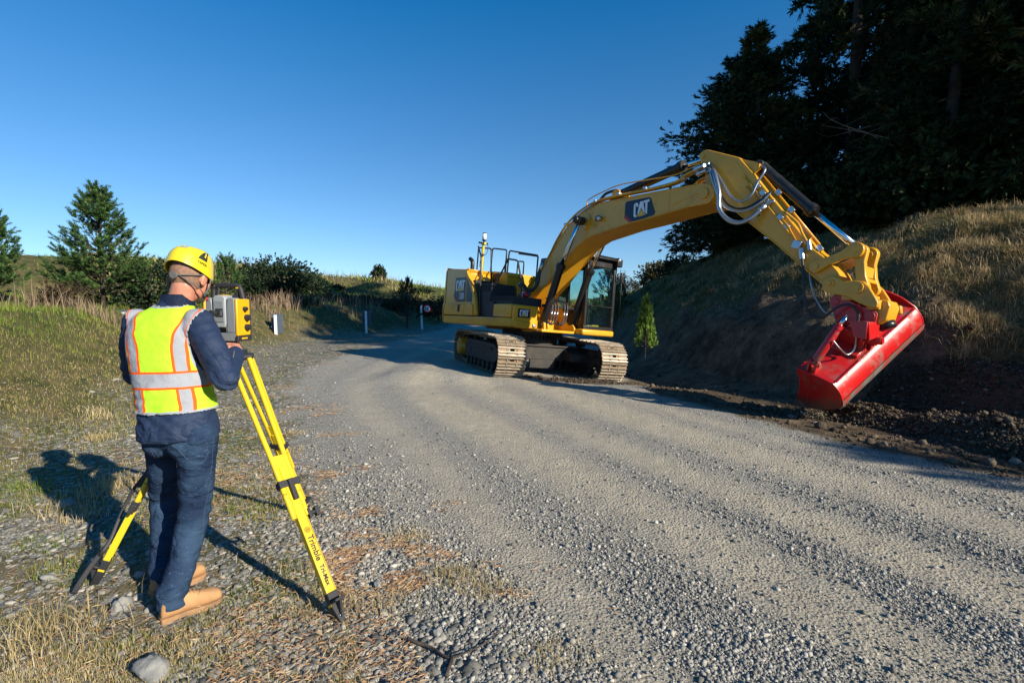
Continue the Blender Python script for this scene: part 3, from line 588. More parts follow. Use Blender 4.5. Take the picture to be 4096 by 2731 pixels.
# ------------------------------------------------------------------ trees
def rot_to(D, vec):
    """rotate local vectors vec (k,3; z along the twig) to directions D (n,3) -> (n,k,3)"""
    D = D / np.linalg.norm(D, axis=1, keepdims=True); a = np.where(np.abs(D[:, 2:]) < .9, np.array([[0, 0, 1.]]), np.array([[1., 0, 0]]))
    U = np.cross(D, a); U /= np.linalg.norm(U, axis=1, keepdims=True); W = np.cross(D, U)
    return vec[..., 0:1] * U[:, None] + vec[..., 1:2] * W[:, None] + vec[..., 2:3] * D[:, None]
def sprays(P, D, L, wd, k, spread=.55, tint=None, bend=0):
    """k narrow leaf triangles along each twig from P in direction D with length L"""
    n = len(P); t = rng.uniform(0, 1, (n, k)); a = rng.uniform(0, 6.283, (n, k)); sp = rng.uniform(.5, 1.3, (n, k)) * spread
    base = np.stack([np.zeros((n, k)), np.zeros((n, k)), t * L[:, None] * .8], -1)
    ll = L[:, None] * rng.uniform(.45, .8, (n, k))
    dr = np.stack([np.cos(a) * sp, np.sin(a) * sp, np.ones((n, k))], -1); dr /= np.linalg.norm(dr, axis=-1, keepdims=True)
    tip = base + dr * ll[..., None]; sd = np.stack([-np.sin(a), np.cos(a), np.zeros((n, k))], -1) * (np.asarray(wd).reshape(-1, 1, 1) if np.ndim(wd) else wd) / 2
    mid = base + dr * ll[..., None] * .45
    T = np.stack([base, mid + sd, tip, mid - sd], 2).reshape(n, k * 4, 3)
    V = rot_to(D, T) + P[:, None]
    if bend: V[..., 2] -= bend * ((V - P[:, None]) ** 2).sum(-1)
    b = (np.arange(n * k) * 4)[:, None]; F = np.concatenate([b + [0, 1, 2], b + [0, 2, 3]], 0)
    r = rng.uniform(0, 1, n) if tint is None else tint
    return V.reshape(-1, 3), F, np.repeat(r, k * 4)
M_['conifer'] = ramp_mat('dark_conifer_foliage', [(0, (.012, .022, .011)), (.45, (.024, .042, .016)), (.8, (.048, .068, .022)), (1, (.12, .10, .04))], .75, trans=.06, spec=.12)
M_['pine'] = ramp_mat('young_pine_needles', [(0, (.026, .066, .020)), (.5, (.058, .125, .030)), (.85, (.105, .19, .040)), (1, (.19, .18, .06))], .55, trans=.2, spec=.4)
M_['lime'] = ramp_mat('bright_pine_needles', [(0, (.09, .18, .035)), (.5, (.20, .33, .05)), (1, (.26, .33, .08))], .6, trans=.3)
M_['bush'] = ramp_mat('dark_shrub_leaves', [(0, (.010, .022, .010)), (.6, (.022, .042, .017)), (1, (.05, .075, .03))], .55, trans=.12, spec=.3)
M_['olive'] = ramp_mat('olive_leaves', [(0, (.05, .05, .018)), (.6, (.12, .105, .04)), (1, (.21, .18, .08))], .7, trans=.2)
M_['rust'] = ramp_mat('rusty_conifer', [(0, (.03, .022, .014)), (.6, (.06, .042, .022)), (1, (.10, .07, .03))], .8, trans=.1)
M_['twig'] = mat('bare_twig', (.10, .08, .065), .9, ns=8)
def unit(v): return v / np.linalg.norm(v, axis=-1, keepdims=True)
def conifer_mesh(H, prof, n_br, seed, kleaf=7, spray=.34, droop=.15, gaps=.0, zb=.6):
    """a big shaggy conifer: branches with twigs, crown radius prof(z/H)"""
    r = np.random.default_rng(seed); Ps = []; Ds = []; tb = MB()
    tb.tube([(0, 0, -.4), (0, 0, H * .3), (.15, .1, H * .65), (.05, 0, H * .97)], [H * .022, H * .018, H * .011, .02], 9)
    for i in range(n_br):
        z = zb + (H - zb) * (r.uniform() ** .85); az = r.uniform(0, 6.283); Rz = prof(z / H) * r.uniform(.72, 1.14) * (1 + .18 * math.sin(az * 2 + seed) + .10 * math.sin(az * 5 + z * 2 + seed))
        el = lerp(-.12, .75, (z / H) ** 2) + r.normal(0, .12)
        S = max(4, int(Rz / .22)); p = np.array([0, 0, z]); d = np.array([math.cos(az) * math.cos(el), math.sin(az) * math.cos(el), math.sin(el)])
        pts = [p.copy()]
        for s_ in range(S):
            d = unit(d + r.normal(0, .10, 3) + np.array([0, 0, -.03 * droop * 5 + .06 * (s_ / S)])); p = p + d * Rz / S; pts.append(p.copy())
            if s_ / S > .22:
                for q in range(3 + int(3 * s_ / S)):
                    dd = unit(d + r.normal(0, .75, 3) * np.array([1, 1, .75])); Ps.append(p + r.normal(0, .10, 3)); Ds.append(dd)
        Ps.append(p); Ds.append(d)
        if i % 3 == 0 or Rz > 2.5: tb.tube(pts[::2] + [pts[-1]], [max(.008, .028 * Rz / 3 * (1 - k / (len(pts) / 2 + 2))) for k in range(len(pts[::2]) + 1)], 4, caps=False)
    Ps = np.array(Ps); Ds = np.array(Ds); n = len(Ps)
    cl = fbm(Ps[:, 0] * .8 + Ps[:, 2] * .5, Ps[:, 1] * .8 + Ps[:, 2] * .6, seed, 2)
    V, F, rr = sprays(Ps, Ds, rng.uniform(.6, 1.35, n) * spray * .82, rng.uniform(.032, .062, n), kleaf + 8, .7, np.clip(rng.normal(.42, .22, n) + (cl - .5) * 1.2, 0, 1))
    return fast_mesh('crown', V, F, M_['conifer'], rr), tb.mesh('trunk', M_['bark'])
def place_tree(name, crown, trunk, x, y, sc, rz, label, cat, group=None, z=None):
    o = empty(name); o.location = (x, y, float(ground(x, y, False)) - .1 if z is None else z); o.scale = (sc[0], sc[0], sc[1]) if isinstance(sc, tuple) else (sc,) * 3; o.rotation_euler = (0, 0, rz)
    tag(o, label, cat, group); link('crown', crown, o); link('trunk', trunk, o); return o
prA = lambda t: 3.9 * (1 - t) ** .55 * min(1, .55 + t * 2.2) + .12
prB = lambda t: 3.1 * max(0, 1 - t) ** .95 * min(1, .75 + t) + .10
CA = conifer_mesh(16, prA, 230, 11, kleaf=8, spray=.46)
CB = conifer_mesh(9.6, prB, 200, 23, kleaf=8, spray=.36)
CD = conifer_mesh(17, prA, 230, 51, kleaf=8, spray=.5, zb=6)
CC = conifer_mesh(13, prA, 210, 37, kleaf=8, spray=.42)
TG = 'dark conifers along the top of the right bank'
place_tree('conifer_tree', *CB, 8.9, 18.9, (.92, .80), 0.6, 'dark conifer with a narrow spiky top standing lowest and furthest left of the row', 'tree', TG)
place_tree('conifer_tree', *CA, 14.9, 16.8, (.95, 1.3), 2.1, 'tallest dark conifer whose left edge rises beside the spiky topped one', 'tree', TG)
place_tree('conifer_tree', *CC, 14.6, 12.2, (1.0, 1.15), 4.0, 'dark conifer with bare lower limbs at the right edge of the photo', 'tree', TG)
place_tree('conifer_tree', *CC, 9.9, 22.5, (.85, .62), 1.0, 'broad dark conifer behind the excavator stick, behind the spiky topped one', 'tree', TG)
place_tree('conifer_tree', *CA, 15.5, 21.5, (1.05, 1.0), 5.0, 'dark conifer in the back row behind the tallest one', 'tree', TG)
place_tree('conifer_tree', *CC, 19.5, 16.2, (1.1, 1.2), 3.0, 'dark conifer in the back row behind the one with bare lower limbs', 'tree', TG)
place_tree('conifer_tree', *CC, 12.7, 19.2, (.92, 1.12), 3.6, 'dark conifer filling the gap right of the spiky topped one', 'tree', TG)
place_tree('conifer_tree', *CB, 12.4, 14.6, (1.0, .95), 5.2, 'lower dark conifer above the red bucket on the bank top', 'tree', TG)
place_tree('conifer_tree', *CD, 17.2, 5.1, 1.0, 1.3, 'tall dark conifer with a bare lower trunk on the near part of the right bank', 'tree', TG)
place_tree('conifer_tree', *CD, 19.5, 9.5, 1.0, 4.3, 'tall dark conifer with a bare lower trunk further from the road', 'tree', TG)
def dead_limbs(root, n, seed, zlo, zhi, L):
    r = random.Random(seed)
    for i in range(n):
        az = r.uniform(2.6, 4.6); z = r.uniform(zlo, zhi); p = Vector((0, 0, z)); d = Vector((math.cos(az), math.sin(az), r.uniform(-.1, .25))); P = [p]
        for k in range(7): d = (d + Vector((r.gauss(0, .12), r.gauss(0, .12), r.gauss(.02, .09)))).normalized(); P.append(P[-1] + d * L * r.uniform(.8, 1.2) / 7)
        m = MB(); m.tube(spline(P, 3), [.035 * (1 - j / 23) + .005 for j in range(22)], 5)
        for j in range(6): q = P[r.randint(3, 7)]; m.tube([q, q + Vector((r.gauss(0, .35), r.gauss(0, .35), r.gauss(.05, .25)))], [.009, .004], 4)
        m.build('dead_limb', M_['deadwood'], root)
M_['deadwood'] = mat('pale_dead_wood', (.24, .19, .13), .9, ns=8, col2=(.13, .10, .07))
_tr = [o for o in COL.objects if o.name.startswith('conifer_tree')]
dead_limbs(_tr[2], 14, 5, .6, 6.5, 4.3); dead_limbs(_tr[7], 7, 8, .5, 4.0, 3.4); dead_limbs(_tr[1], 8, 9, 2, 9, 4.6)
# wider limb reaching left towards the sky
def limb(root, pts, n, spr, rad=.05):
    m = MB(); P = spline(pts, 6); m.tube(P, [rad * (1 - .8 * i / len(P)) for i in range(len(P))], 6)
    m.build('limb', M_['bark'], root)
    ii = rng.integers(len(P) // 5, len(P), n); C = np.array([tuple(P[i]) for i in ii]); off = rng.normal(0, .30, (n, 3)) * np.array([1, 1, .75])
    V, F, r = sprays(C + off, unit(off + rng.normal(0, .2, (n, 3))), rng.uniform(.2, .34, n), .045, 14, .7, np.clip(rng.normal(.4, .2, n), 0, 1))
    link('limb_foliage', fast_mesh('limb_foliage', V, F, M_['conifer'], r), root)
root = _tr[0]; root.rotation_euler = (0, 0, 0)
bz = root.location.z
for (px, py, n_) in ((1535, 262, 170), (1580, 300, 120), (1545, 322, 90), (1600, 235, 110), (1548, 505, 120), (1540, 572, 150), (1575, 540, 130), (1610, 470, 130), (1622, 165, 150), (1622, 200, 150)):
    X = (px - 1176) / 1150 * 18.4; Z = 1.5 + (702 - py) / 1150 * 18.4
    limb(root, [(0, 0, max(.8, Z - bz - .9)), ((X - 8.9) * .5, -.3, max(.7, Z - bz - .5)), (X - 8.9, -.5, Z - bz)], n_, .3)
# young pines
def pine_mesh(H, R, whorls, seed, nl=.11, nw=.007, k=26, mtl='pine', up=.9, dens=1.0, pw=.72):
    r = np.random.default_rng(seed); tb = MB(); Ps = []; Ds = []; Ls = []
    tb.tube([(0, 0, -.2), (.02, .01, H * .5), (0, 0, H * .96)], [H * .016, H * .012, .012], 8)
    def shoot(p, d, L):
        S = max(2, int(L / .07)); q = p.copy()
        for s in range(S): q = q + d * L / S; Ps.append(q - d * .03); Ds.append(d); Ls.append(nl * r.uniform(.75, 1.1))
    for wv in range(whorls):
        t = (wv + .5) / whorls; z = H * ((.04 if H < 1.5 else .10) + .86 * t ** .92); nb = int(r.integers(5, 9) * dens) if t < .85 else 4
        for b in range(nb):
            az = r.uniform(0, 6.283); L = R * (1 - t) ** pw * r.uniform(.75, 1.15) + .10; el = lerp(.15, up, t) + r.normal(0, .1)
            d = np.array([math.cos(az) * math.cos(el), math.sin(az) * math.cos(el), math.sin(el)]); p = np.array([0, 0, z]); S = max(3, int(L / .16)); pts = [p.copy()]
            for s_ in range(S):
                d = unit(d + np.array([0, 0, .07]) + r.normal(0, .04, 3)); p = p + d * L / S; pts.append(p.copy())
                if s_ / S > .25:
                    for q in range(2):
                        if r.uniform() < .8: dd = unit(d + r.normal(0, .55, 3) + np.array([0, 0, .45])); shoot(p, dd, r.uniform(.12, .26) * (1 if H > 2 else .6))
            shoot(p, unit(d + np.array([0, 0, .5])), r.uniform(.2, .34) * (1 if H > 2 else .6)); tb.tube(pts, [max(.005, .016 * (1 - i / len(pts))) for i in range(len(pts))], 5, caps=False)
    shoot(np.array([0, 0, H * .80]), np.array([0, 0, 1.]), H * .2)
    for a in range(4): shoot(np.array([0, 0, H * (.80 + .03 * a)]), unit(np.array([math.cos(a * 1.7) * .3, math.sin(a * 1.7) * .3, 1.])), H * .12)
    Ps = np.array(Ps); Ds = np.array(Ds); n = len(Ps)
    V, F, rr = sprays(Ps, Ds, np.array(Ls), nw, k, 1.0, np.clip(r.normal(.5, .2, n), 0, 1))
    return fast_mesh('crown', V, F, M_[mtl], rr), tb.mesh('trunk', M_['bark'])
PG = 'young pines'
P1 = pine_mesh(3.9, 1.16, 21, 3, nl=.14, nw=.014, k=24, dens=1.75, pw=1.0)
P2 = pine_mesh(3.6, 1.1, 17, 9, nl=.15, nw=.016, k=22, dens=1.7, pw=.9)
def bx(px, Y): return (px - 1176) / 1150 * Y
place_tree('young_pine', *P1, bx(240, 14.3), 14.3, (1.0, .88), 0, 'bushy young green pine with a thin leader behind the worker', 'tree', PG)
place_tree('young_pine', *P2, bx(-32, 12.8), 12.8, (.8, .80), 1, 'young green pine cut off by the left edge of the photo', 'tree', PG)
P3 = pine_mesh(1.35, .24, 12, 5, nl=.13, nw=.014, k=30, mtl='lime', up=1.25, dens=1.4)
place_tree('pine_sapling', *P3, bx(1483, 12.2), 12.2, (.55, .90), 0, 'small bright green pine sapling on the bare slope right of the cab', 'tree', z=1.5 - 104 / 1150 * 12.2)
P4 = pine_mesh(2.2, .6, 9, 15, nl=.14, nw=.016, k=18)
place_tree('young_pine', *P4, bx(522, 21), 21, 1.0, 0, 'slim pine top showing above the yellow instrument', 'tree', PG, z=1.2)
place_tree('young_pine', *P4, bx(1396, 24), 24, (1.1, 1.25), 0.7, 'young pine seen through the cab windscreen', 'tree', PG, z=.3)
place_tree('young_pine', *P4, bx(1420, 25), 25, (1.1, .95), 2.7, 'shorter young pine beside the one seen through the cab windscreen', 'tree', PG, z=.3)
P5 = pine_mesh(2.8, .9, 11, 25, nl=.14, nw=.02, k=14, mtl='rust')
place_tree('rusty_conifer', *P5, bx(935, 31), 31, 1.0, 0, 'small rust brown conifer in the shade left of the speed sign', 'tree', z=.2)
P6 = pine_mesh(3.3, .9, 12, 35, nl=.15, nw=.016, k=14)
place_tree('young_pine', *P6, 12.8, -2.1, (1.3, .80), 0, 'slender young pine on the near end of the right bank', 'tree', PG, z=None)
# shrubs: many leaf clumps round several stems
def shrub(x, y, rx, rz, n, mtl, name, label, seed, leaf=.10, z=None, stem=True, ry=None, k=7):
    r = np.random.default_rng(seed); o = empty(name); o.location = (x, y, float(ground(x, y, False)) - .05 if z is None else z); tag(o, label, 'shrub' if 'tree' not in name else 'tree')
    a = r.uniform(0, 6.283, n); u = r.uniform(-1, 1, n); q = r.uniform(.25, 1, n) ** .5; s_ = np.sqrt(1 - u * u)
    lump = 1 + .28 * np.sin(a * 3 + seed) * s_ + .2 * np.sin(a * 7 + u * 5 + seed)
    P = np.stack([np.cos(a) * s_ * rx * q * lump, np.sin(a) * s_ * (ry or rx) * q * lump, rz * (1 + u * q * lump)], -1)
    D = unit(P - np.array([0, 0, rz * .6]) + r.normal(0, .3, (n, 3)) * rx)
    V, F, rr = sprays(P, D, r.uniform(.6, 1.3, n) * leaf, leaf * .4, k, .8, np.clip(r.normal(.45, .22, n), 0, 1))
    link('foliage', fast_mesh('foliage', V, F, M_[mtl], rr), o)
    if stem:
        tb = MB()
        for i in range(26):
            e = P[r.integers(0, n)]; tb.tube([(0, 0, -.1), tuple(e * .5 + r.normal(0, .05, 3)), tuple(e)], [.03, .018, .006], 5, caps=False)
        tb.build('stems', M_['twig'], o)
    return o
shrub(bx(352, 15.5), 15.5, 1.15, .85, 1500, 'bush', 'leafy_shrub', 'dark olive leafy shrub right of the bushy young pine', 2, .13, z=1.1)
shrub(bx(637, 30), 30, 2.3, 1.15, 2400, 'bush', 'dark_shrub', 'big dark green shrub on the skyline above the marker post', 3, .2, z=1.9)
shrub(bx(700, 31), 31, 1.6, .7, 1200, 'bush', 'dark_shrub', 'lower dark shrub joined to the right of the big skyline one', 4, .2, z=1.7)
shrub(bx(590, 28), 28, 1.3, .6, 900, 'bush', 'dark_shrub', 'low dark shrub left of the big skyline one', 14, .18, z=1.9)
shrub(bx(873, 47), 47, .45, .62, 420, 'bush', 'round_bush', 'lone round leafy bush standing on the distant hill crest', 5, .28)
shrub(bx(1512, 34), 34, 1.1, .85, 1300, 'olive', 'olive_bush', 'sunlit olive brown bush at the foot of the dark conifers', 6, .22, z=2.6)
shrub(bx(1560, 30), 30, 1.2, .6, 900, 'bush', 'dark_shrub', 'dark bush between the olive one and the conifers', 7, .2, z=3.1)
for _x, _y, _r, _l in ((10.2, 15.2, 1.3, 'dark undergrowth bush on the bank top just behind the bucket cylinder'), (11.6, 14.0, 1.5, 'dark undergrowth bush on the bank top right of the bucket cylinder'), (13.2, 14.6, 1.6, 'dark undergrowth bush between the trunks at the right edge'), (9.6, 17.3, 1.3, 'dark undergrowth bush on the bank top behind the middle of the stick'), (12.6, 16.6, 1.6, 'dark undergrowth bush deep between the conifers'), (15.2, 14.0, 1.5, 'dark undergrowth bush at the far right edge under the conifers'), (8.6, 19.6, 1.2, 'dark undergrowth bush under the spiky topped conifer')):
    shrub(_x, _y, _r, _r * .75, int(900 * _r), 'conifer', 'undergrowth_bush', _l, int(_x * 10), .24, stem=False, k=9)
shrub(bx(120, 12.5), 12.5, .35, .22, 240, 'rust', 'dead_shrub', 'dark dead low shrub at the foot of the bushy young pine', 8, .1, z=1.35)
shrub(bx(150, 12.8), 12.8, .5, .35, 340, 'rust', 'dead_shrub', 'dark twiggy dead shrub left of the bushy young pine', 18, .1, z=1.35)
_sl = ['low scrubby bush on the far hill, leftmost of the low ones below the skyline', 'low scrubby bush on the far hill below the big skyline shrub', 'dark scrub patch above the second marker post', 'dark scrub patch on the far hill under the lone round bush', 'wide dark scrub patch right of the lone round bush', 'dark scrub beside the rusty conifer', 'dark scrub behind the speed sign', 'dark scrub just left of the excavator counterweight', 'small scrub bump on the skyline right of the big shrub', 'small scrub bump on the skyline left of the lone round bush', 'small scrub bump on the skyline above the speed sign']
for i, (px_1, Y_1, z_1, rx_1, rz_1) in enumerate(((560, 24, 1.7, 1.0, .5), (680, 27, 1.6, 1.6, .55), (790, 33, 1.6, 1.8, .6), (850, 38, 1.9, 2.0, .6), (930, 41, 1.9, 2.4, .6), (905, 35, .7, 1.3, .6), (985, 39, .9, 1.8, .8), (1020, 42, 1.4, 1.9, .8), (770, 40, 3.3, .9, .35), (830, 41, 3.3, .8, .3), (965, 44, 2.5, 1.2, .35))):
    shrub(bx(px_1, Y_1), Y_1, rx_1 * .8, rz_1 * .6, int(300 * rx_1), 'bush' if i % 3 else 'rust', 'scrub_bush', _sl[i], 60 + i, .2, z=float(ground(bx(px_1, Y_1), Y_1, False)) - .1, stem=False)
# bare tree behind the cab
def bare_tree(x, y, H, label, seed, z):
    r = random.Random(seed); o = empty('bare_tree'); o.location = (x, y, z); tag(o, label, 'tree'); tb = MB(); tips = []
    def br(p, d, L, rad, lev):
        q = p + d * L; mid = p + d * L * .5 + Vector((r.gauss(0, .04), r.gauss(0, .04), 0)) * L; tb.tube([p, mid, q], [rad, rad * .8, rad * .6], 5, caps=False)
        if lev == 0: tips.append(q); return
        for i in range(r.choice((2, 3, 3))):
            nd = (d + Vector((r.gauss(0, .5), r.gauss(0, .5), r.gauss(.08, .3)))).normalized(); br(q, nd, L * r.uniform(.62, .85), rad * .62, lev - 1)
    for i in range(4): br(Vector((0, 0, 0)), Vector((r.gauss(0, .35), r.gauss(0, .35), 1)).normalized(), H * .3, .06, 5)
    tb.build('trunk', M_['twig'], o)
    T = np.array([tuple(t) for t in tips]); n = len(T)
    V, F, rr = sprays(T, unit(np.random.default_rng(seed).normal(0, 1, (n, 3))), np.full(n, .13), .05, 3, .9)
    link('sparse_leaves', fast_mesh('sparse_leaves', V, F, M_['bush'], rr), o)
bare_tree(bx(1440, 36), 36, 2.5, 'nearly bare small tree on the skyline right of the cab mirror', 4, 1.2)
bare_tree(bx(1462, 38), 38, 1.9, 'smaller bare tree beside the other on the skyline right of the cab', 9, 1.5)

# ------------------------------------------------------------------ marker posts and speed sign
def marker(px, py, Y, h, label, rz=.25, plate=True):
    x = bx(px, Y); z = 1.5 - (py - 702) / 1150 * Y
    o = empty('marker_post', Matrix.Translation((x, Y, z)) @ Matrix.Rotation(rz, 4, 'Z')); tag(o, label, 'marker post', 'marker posts along the left road edge')
    m = MB(); m.box((0, 0, h / 2 - .15), (.11, .03, h + .3), rot=(R_(-.5), 'Y')); m.build('stake', M_['signwhite'], o, bevel=.006)
    m = MB(); m.box((.02, .22, h / 2 + .07), (.46, .012, h * .92)); m.box((-.18, .14, h / 2 - .05), (.03, .16, .05)); m.build('plate', M_['greyplate'], o, bevel=.003)
    return o
marker(633, 772, 20.7, .88, 'white stake with grey plate nearest the worker, in the sun on the bank toe')
marker(841, 752, 26, .85, 'shaded white stake with grey plate between the other two roadside markers')
marker(287, 752, 13.6, .42, 'grey marker plate mostly hidden behind the left shoulder of the worker')
Y = 32; x = bx(968.5, Y); z = 1.5 - (748 - 702) / 1150 * Y
o = empty('speed_sign', Matrix.Translation((x, Y, z))); tag(o, 'round red ringed speed sign reading 15 on a white post', 'sign')
m = MB(); m.box((0, 0, .5), (.13, .05, 1.6), rot=(R_(-2), 'Y')); m.build('post', M_['signwhite'], o, bevel=.006)
m = MB(); m.cyl((.36, -.05, 1.08), (.36, -.02, 1.08), .255, n=32); dsk = m.build('sign_disc', M_['signred'], o)
m = MB(); m.cyl((.36, -.056, 1.08), (.36, -.05, 1.08), .195, n=32); m.build('sign_face', M_['signwhite'], dsk)
def text_mesh(name, s, size, mtl, M, parent, depth=.002, sx=1.0, bold=0.0, label=None):
    cu = bpy.data.curves.new('lettering', 'FONT'); cu.body = s; cu.size = size; cu.extrude = depth; cu.offset = bold; cu.align_x = 'CENTER'; cu.align_y = 'CENTER'
    t = bpy.data.objects.new('lettering', cu); COL.objects.link(t); dg = bpy.context.evaluated_depsgraph_get()
    me = bpy.data.meshes.new_from_object(t.evaluated_get(dg)); bpy.data.objects.remove(t); me.transform(M @ Matrix.Diagonal((sx, 1, 1, 1))); me.materials.clear(); me.materials.append(mtl)
    o = link(name, me, parent); return o
def facing(origin, xd, yd):
    xd = Vector(xd).normalized(); yd = Vector(yd); yd = (yd - xd * yd.dot(xd)).normalized(); zd = xd.cross(yd)
    m = Matrix((xd, yd, zd)).transposed().to_4x4(); m.translation = Vector(origin); return m
text_mesh('lettering', '15', .24, M_['bareblack'], facing((.36, -.06, 1.08), (1, 0, 0), (0, 0, 1)), dsk, bold=.006)

# ------------------------------------------------------------------ excavator (local axes: x forward, y machine left, z up)
RT = Matrix(((0.5649, 0.8219, 0.0732, .43), (-0.8252, 0.5629, 0.047, 12.28), (-0.0026, -0.087, 0.9962, -.12), (0, 0, 0, 1)))
_r = RT.to_3x3(); _x = _r.col[0].normalized(); _y = (_r.col[1] - _x * _r.col[1].dot(_x)).normalized(); _z = _x.cross(_y)
RT = Matrix((_x, _y, _z)).transposed().to_4x4(); RT.translation = (.43, 12.28, -.12)
EX = empty('excavator', RT); tag(EX, 'large yellow tracked excavator with a tilted red ditching bucket, parked across the gravel road', 'excavator')
Y_, K_ = M_['yellow'], M_['black']
def cat_logo(parent, M, sx, sy, tri=True, name='logo', dep=.003):
    """white CAT letters with a yellow triangle; M maps the plane x,y -> part space"""
    m = MB(M @ Matrix.Diagonal((sx, sy, 1, 1)))
    C = [(.30, .70), (.30, .84), (.22, 1), (.08, 1), (0, .88), (0, .12), (.08, 0), (.15, 0), (.22, .14), (.15, .16), (.12, .22), (.12, .80), (.15, .86), (.18, .80), (.18, .70)]
    A = [(.24, .17), (.40, 1), (.585, 1), (.74, .17), (.66, .22), (.50, .55), (.49, .66), (.48, .55), (.32, .22)]
    T = [(.61, 1), (1.0, 1), (1.0, .84), (.87, .84), (.87, .03), (.76, .10), (.745, .84), (.64, .84)]
    for p in (C, A, T): m.prism(p, 0, dep, axis=2)
    o = m.build(name, M_['white'], parent)
    if tri:
        m = MB(M @ Matrix.Diagonal((sx, sy, 1, 1))); m.prism([(.20, 0), (.78, 0), (.49, .46)], 0, dep + .001, axis=2); m.build('triangle', M_['triyel'], parent)
    return o
# --- undercarriage
TM = Matrix.Rotation(R_(-16.8), 4, 'Z')
def loop_pts():
    out = []
    rc, rr_ = (-1.98, .46), .40; fc_, fr = (1.70, .435), .395
    for k in range(25): a = R_(96 + k * 7); out.append((rc[0] + rr_ * math.cos(a), rc[1] + rr_ * math.sin(a)))
    out.append((0, .015))
    for k in range(25): a = R_(-84 + k * 7.0); out.append((fc_[0] + fr * math.cos(a), fc_[1] + fr * math.sin(a)))
    out += [(1.15, .85), (.75, .862), (.3, .85), (-.2, .845), (-.7, .885), (-1.1, .872), (-1.55, .862)]
    return out
LP = loop_pts(); cum = [0]
for i in range(len(LP)): p, q = LP[i], LP[(i + 1) % len(LP)]; cum.append(cum[-1] + math.dist(p, q))
def on_loop(s):
    s %= cum[-1]
    for i in range(len(LP)):
        if cum[i + 1] >= s:
            p, q = LP[i], LP[(i + 1) % len(LP)]; t = (s - cum[i]) / max(1e-9, cum[i + 1] - cum[i]); return (lerp(p[0], q[0], t), lerp(p[1], q[1], t))
NS = 49; pitch = cum[-1] / NS
sm = MB()      # one shoe: plate with three grouser bars, bolt holes and bolts; local x along travel, z outwards
sm.cur = 0
for s_ in (-1, 1): sm.bb(-pitch * .49, pitch * .49, .045 * s_, .30 * s_, -.008, .008)
sm.bb(-pitch * .49, pitch * .06, -.045, .045, -.008, .008); sm.bb(pitch * .30, pitch * .49, -.045, .045, -.008, .008)
for gx_ in (-.40, -.06, .38):
    sm.cur = 1
    if 1: sm.prism([(pitch * gx_ - .010, .008), (pitch * gx_ - .007, .043), (pitch * gx_ + .006, .043), (pitch * gx_ + .013, .008)], -.30, .30, axis=1)
    else:
        for s_ in (-1, 1): sm.prism([(pitch * gx_ - .010, .008), (pitch * gx_ - .007, .043), (pitch * gx_ + .006, .043), (pitch * gx_ + .013, .008)], .085 * s_, .30 * s_, axis=1)
sm.cur = 2
for bx_ in (-.22, .17):
    for by_ in (-.105, .105): sm.cyl((pitch * bx_, by_, .006), (pitch * bx_, by_, .024), .014, n=8)
sm.cur = 0
for s_ in (-1, 1): sm.bb(-pitch * .46, pitch * .46, .055 * s_, .095 * s_, -.075, -.012)
shoe_me = sm.mesh('track_shoe', [M_['track'], M_['grouser'], M_['zinc']])
def make_track(yc, side):
    tr = MB(TM)
    tr.prism([(-1.55, .30), (-1.45, .26), (1.25, .26), (1.45, .32), (1.45, .58), (1.25, .66), (-1.2, .70), (-1.6, .55)], yc - .15, yc + .15)
    tr.bb(-1.35, 1.15, yc - .19, yc + .19, .54, .585); tr.bb(-1.4, 1.2, yc - .17, yc + .17, .255, .28)
    for hx in (-.9, .4): tr.bb(hx, hx + .05, yc + side * .15, yc + side * .16, .40, .47)
    t = tr.build('track', M_['under'], EX, bevel=.012)
    for rx in (-1.22, -.82, -.42, -.02, .38, .78, 1.18):
        m = MB(TM)
        m.cyl((rx, yc - .16, .165), (rx, yc + .16, .165), .075); 
        for s_ in (-1, 1): m.cyl((rx, yc + s_ * .11, .165), (rx, yc + s_ * .155, .165), .105)
        m.build('roller', M_['under'], t, auto=35)
    for rx in (-.75, .35):
        m = MB(TM); m.cyl((rx, yc - .10, .76), (rx, yc + .12, .76), .06); m.bb(rx - .05, rx + .05, yc - .03, yc + .03, .62, .76); m.build('carrier_roller', M_['under'], t, auto=35)
    m = MB(TM); m.cyl((1.70, yc - .09, .435), (1.70, yc + .09, .435), .33, n=28); m.cyl((1.70, yc - .12, .435), (1.70, yc + .12, .435), .13); m.bb(1.3, 1.74, yc - .16, yc + .16, .36, .50); m.build('idler', M_['under'], t, auto=35)
    m = MB(TM); pl = []
    for k in range(21 * 4): a = 2 * math.pi * k / 84; r = .345 if k % 4 in (1, 2) else .29; pl.append((-1.98 + r * math.cos(a), .46 + r * math.sin(a)))
    m.prism(pl, yc - .035, yc + .035); sp = m.build('sprocket', M_['under'], t, auto=35)
    m = MB(TM); m.cyl((-1.98, yc - .05, .46), (-1.98, yc + side * .24, .46), .25, .22, n=24); m.cyl((-1.98, yc + side * .24, .46), (-1.98, yc + side * .27, .46), .20, .17, n=24); m.build('final_drive', Y_, sp, auto=35)
    for k in range(NS):
        s = k * pitch; p = on_loop(s); a = on_loop(s - pitch * .45); b = on_loop(s + pitch * .45)
        an = math.atan2(b[1] - a[1], b[0] - a[0])
        # loop runs so that the outward normal is on the right hand side of travel
        Mx = TM @ Matrix.Translation((p[0], yc, p[1])) @ Matrix.Rotation(-an, 4, 'Y') @ Matrix.Rotation(math.pi, 4, 'X')
        o = link('track_shoe', shoe_me, t); o.matrix_local = Mx
    return t
make_track(-1.15, -1); make_track(1.15, 1)
m = MB(TM)
m.bb(-.75, .72, -.95, .95, .36, .66); m.bb(-.78, .76, -1.02, 1.02, .655, .70); m.bb(-.76, .74, -1.0, 1.0, .34, .365)
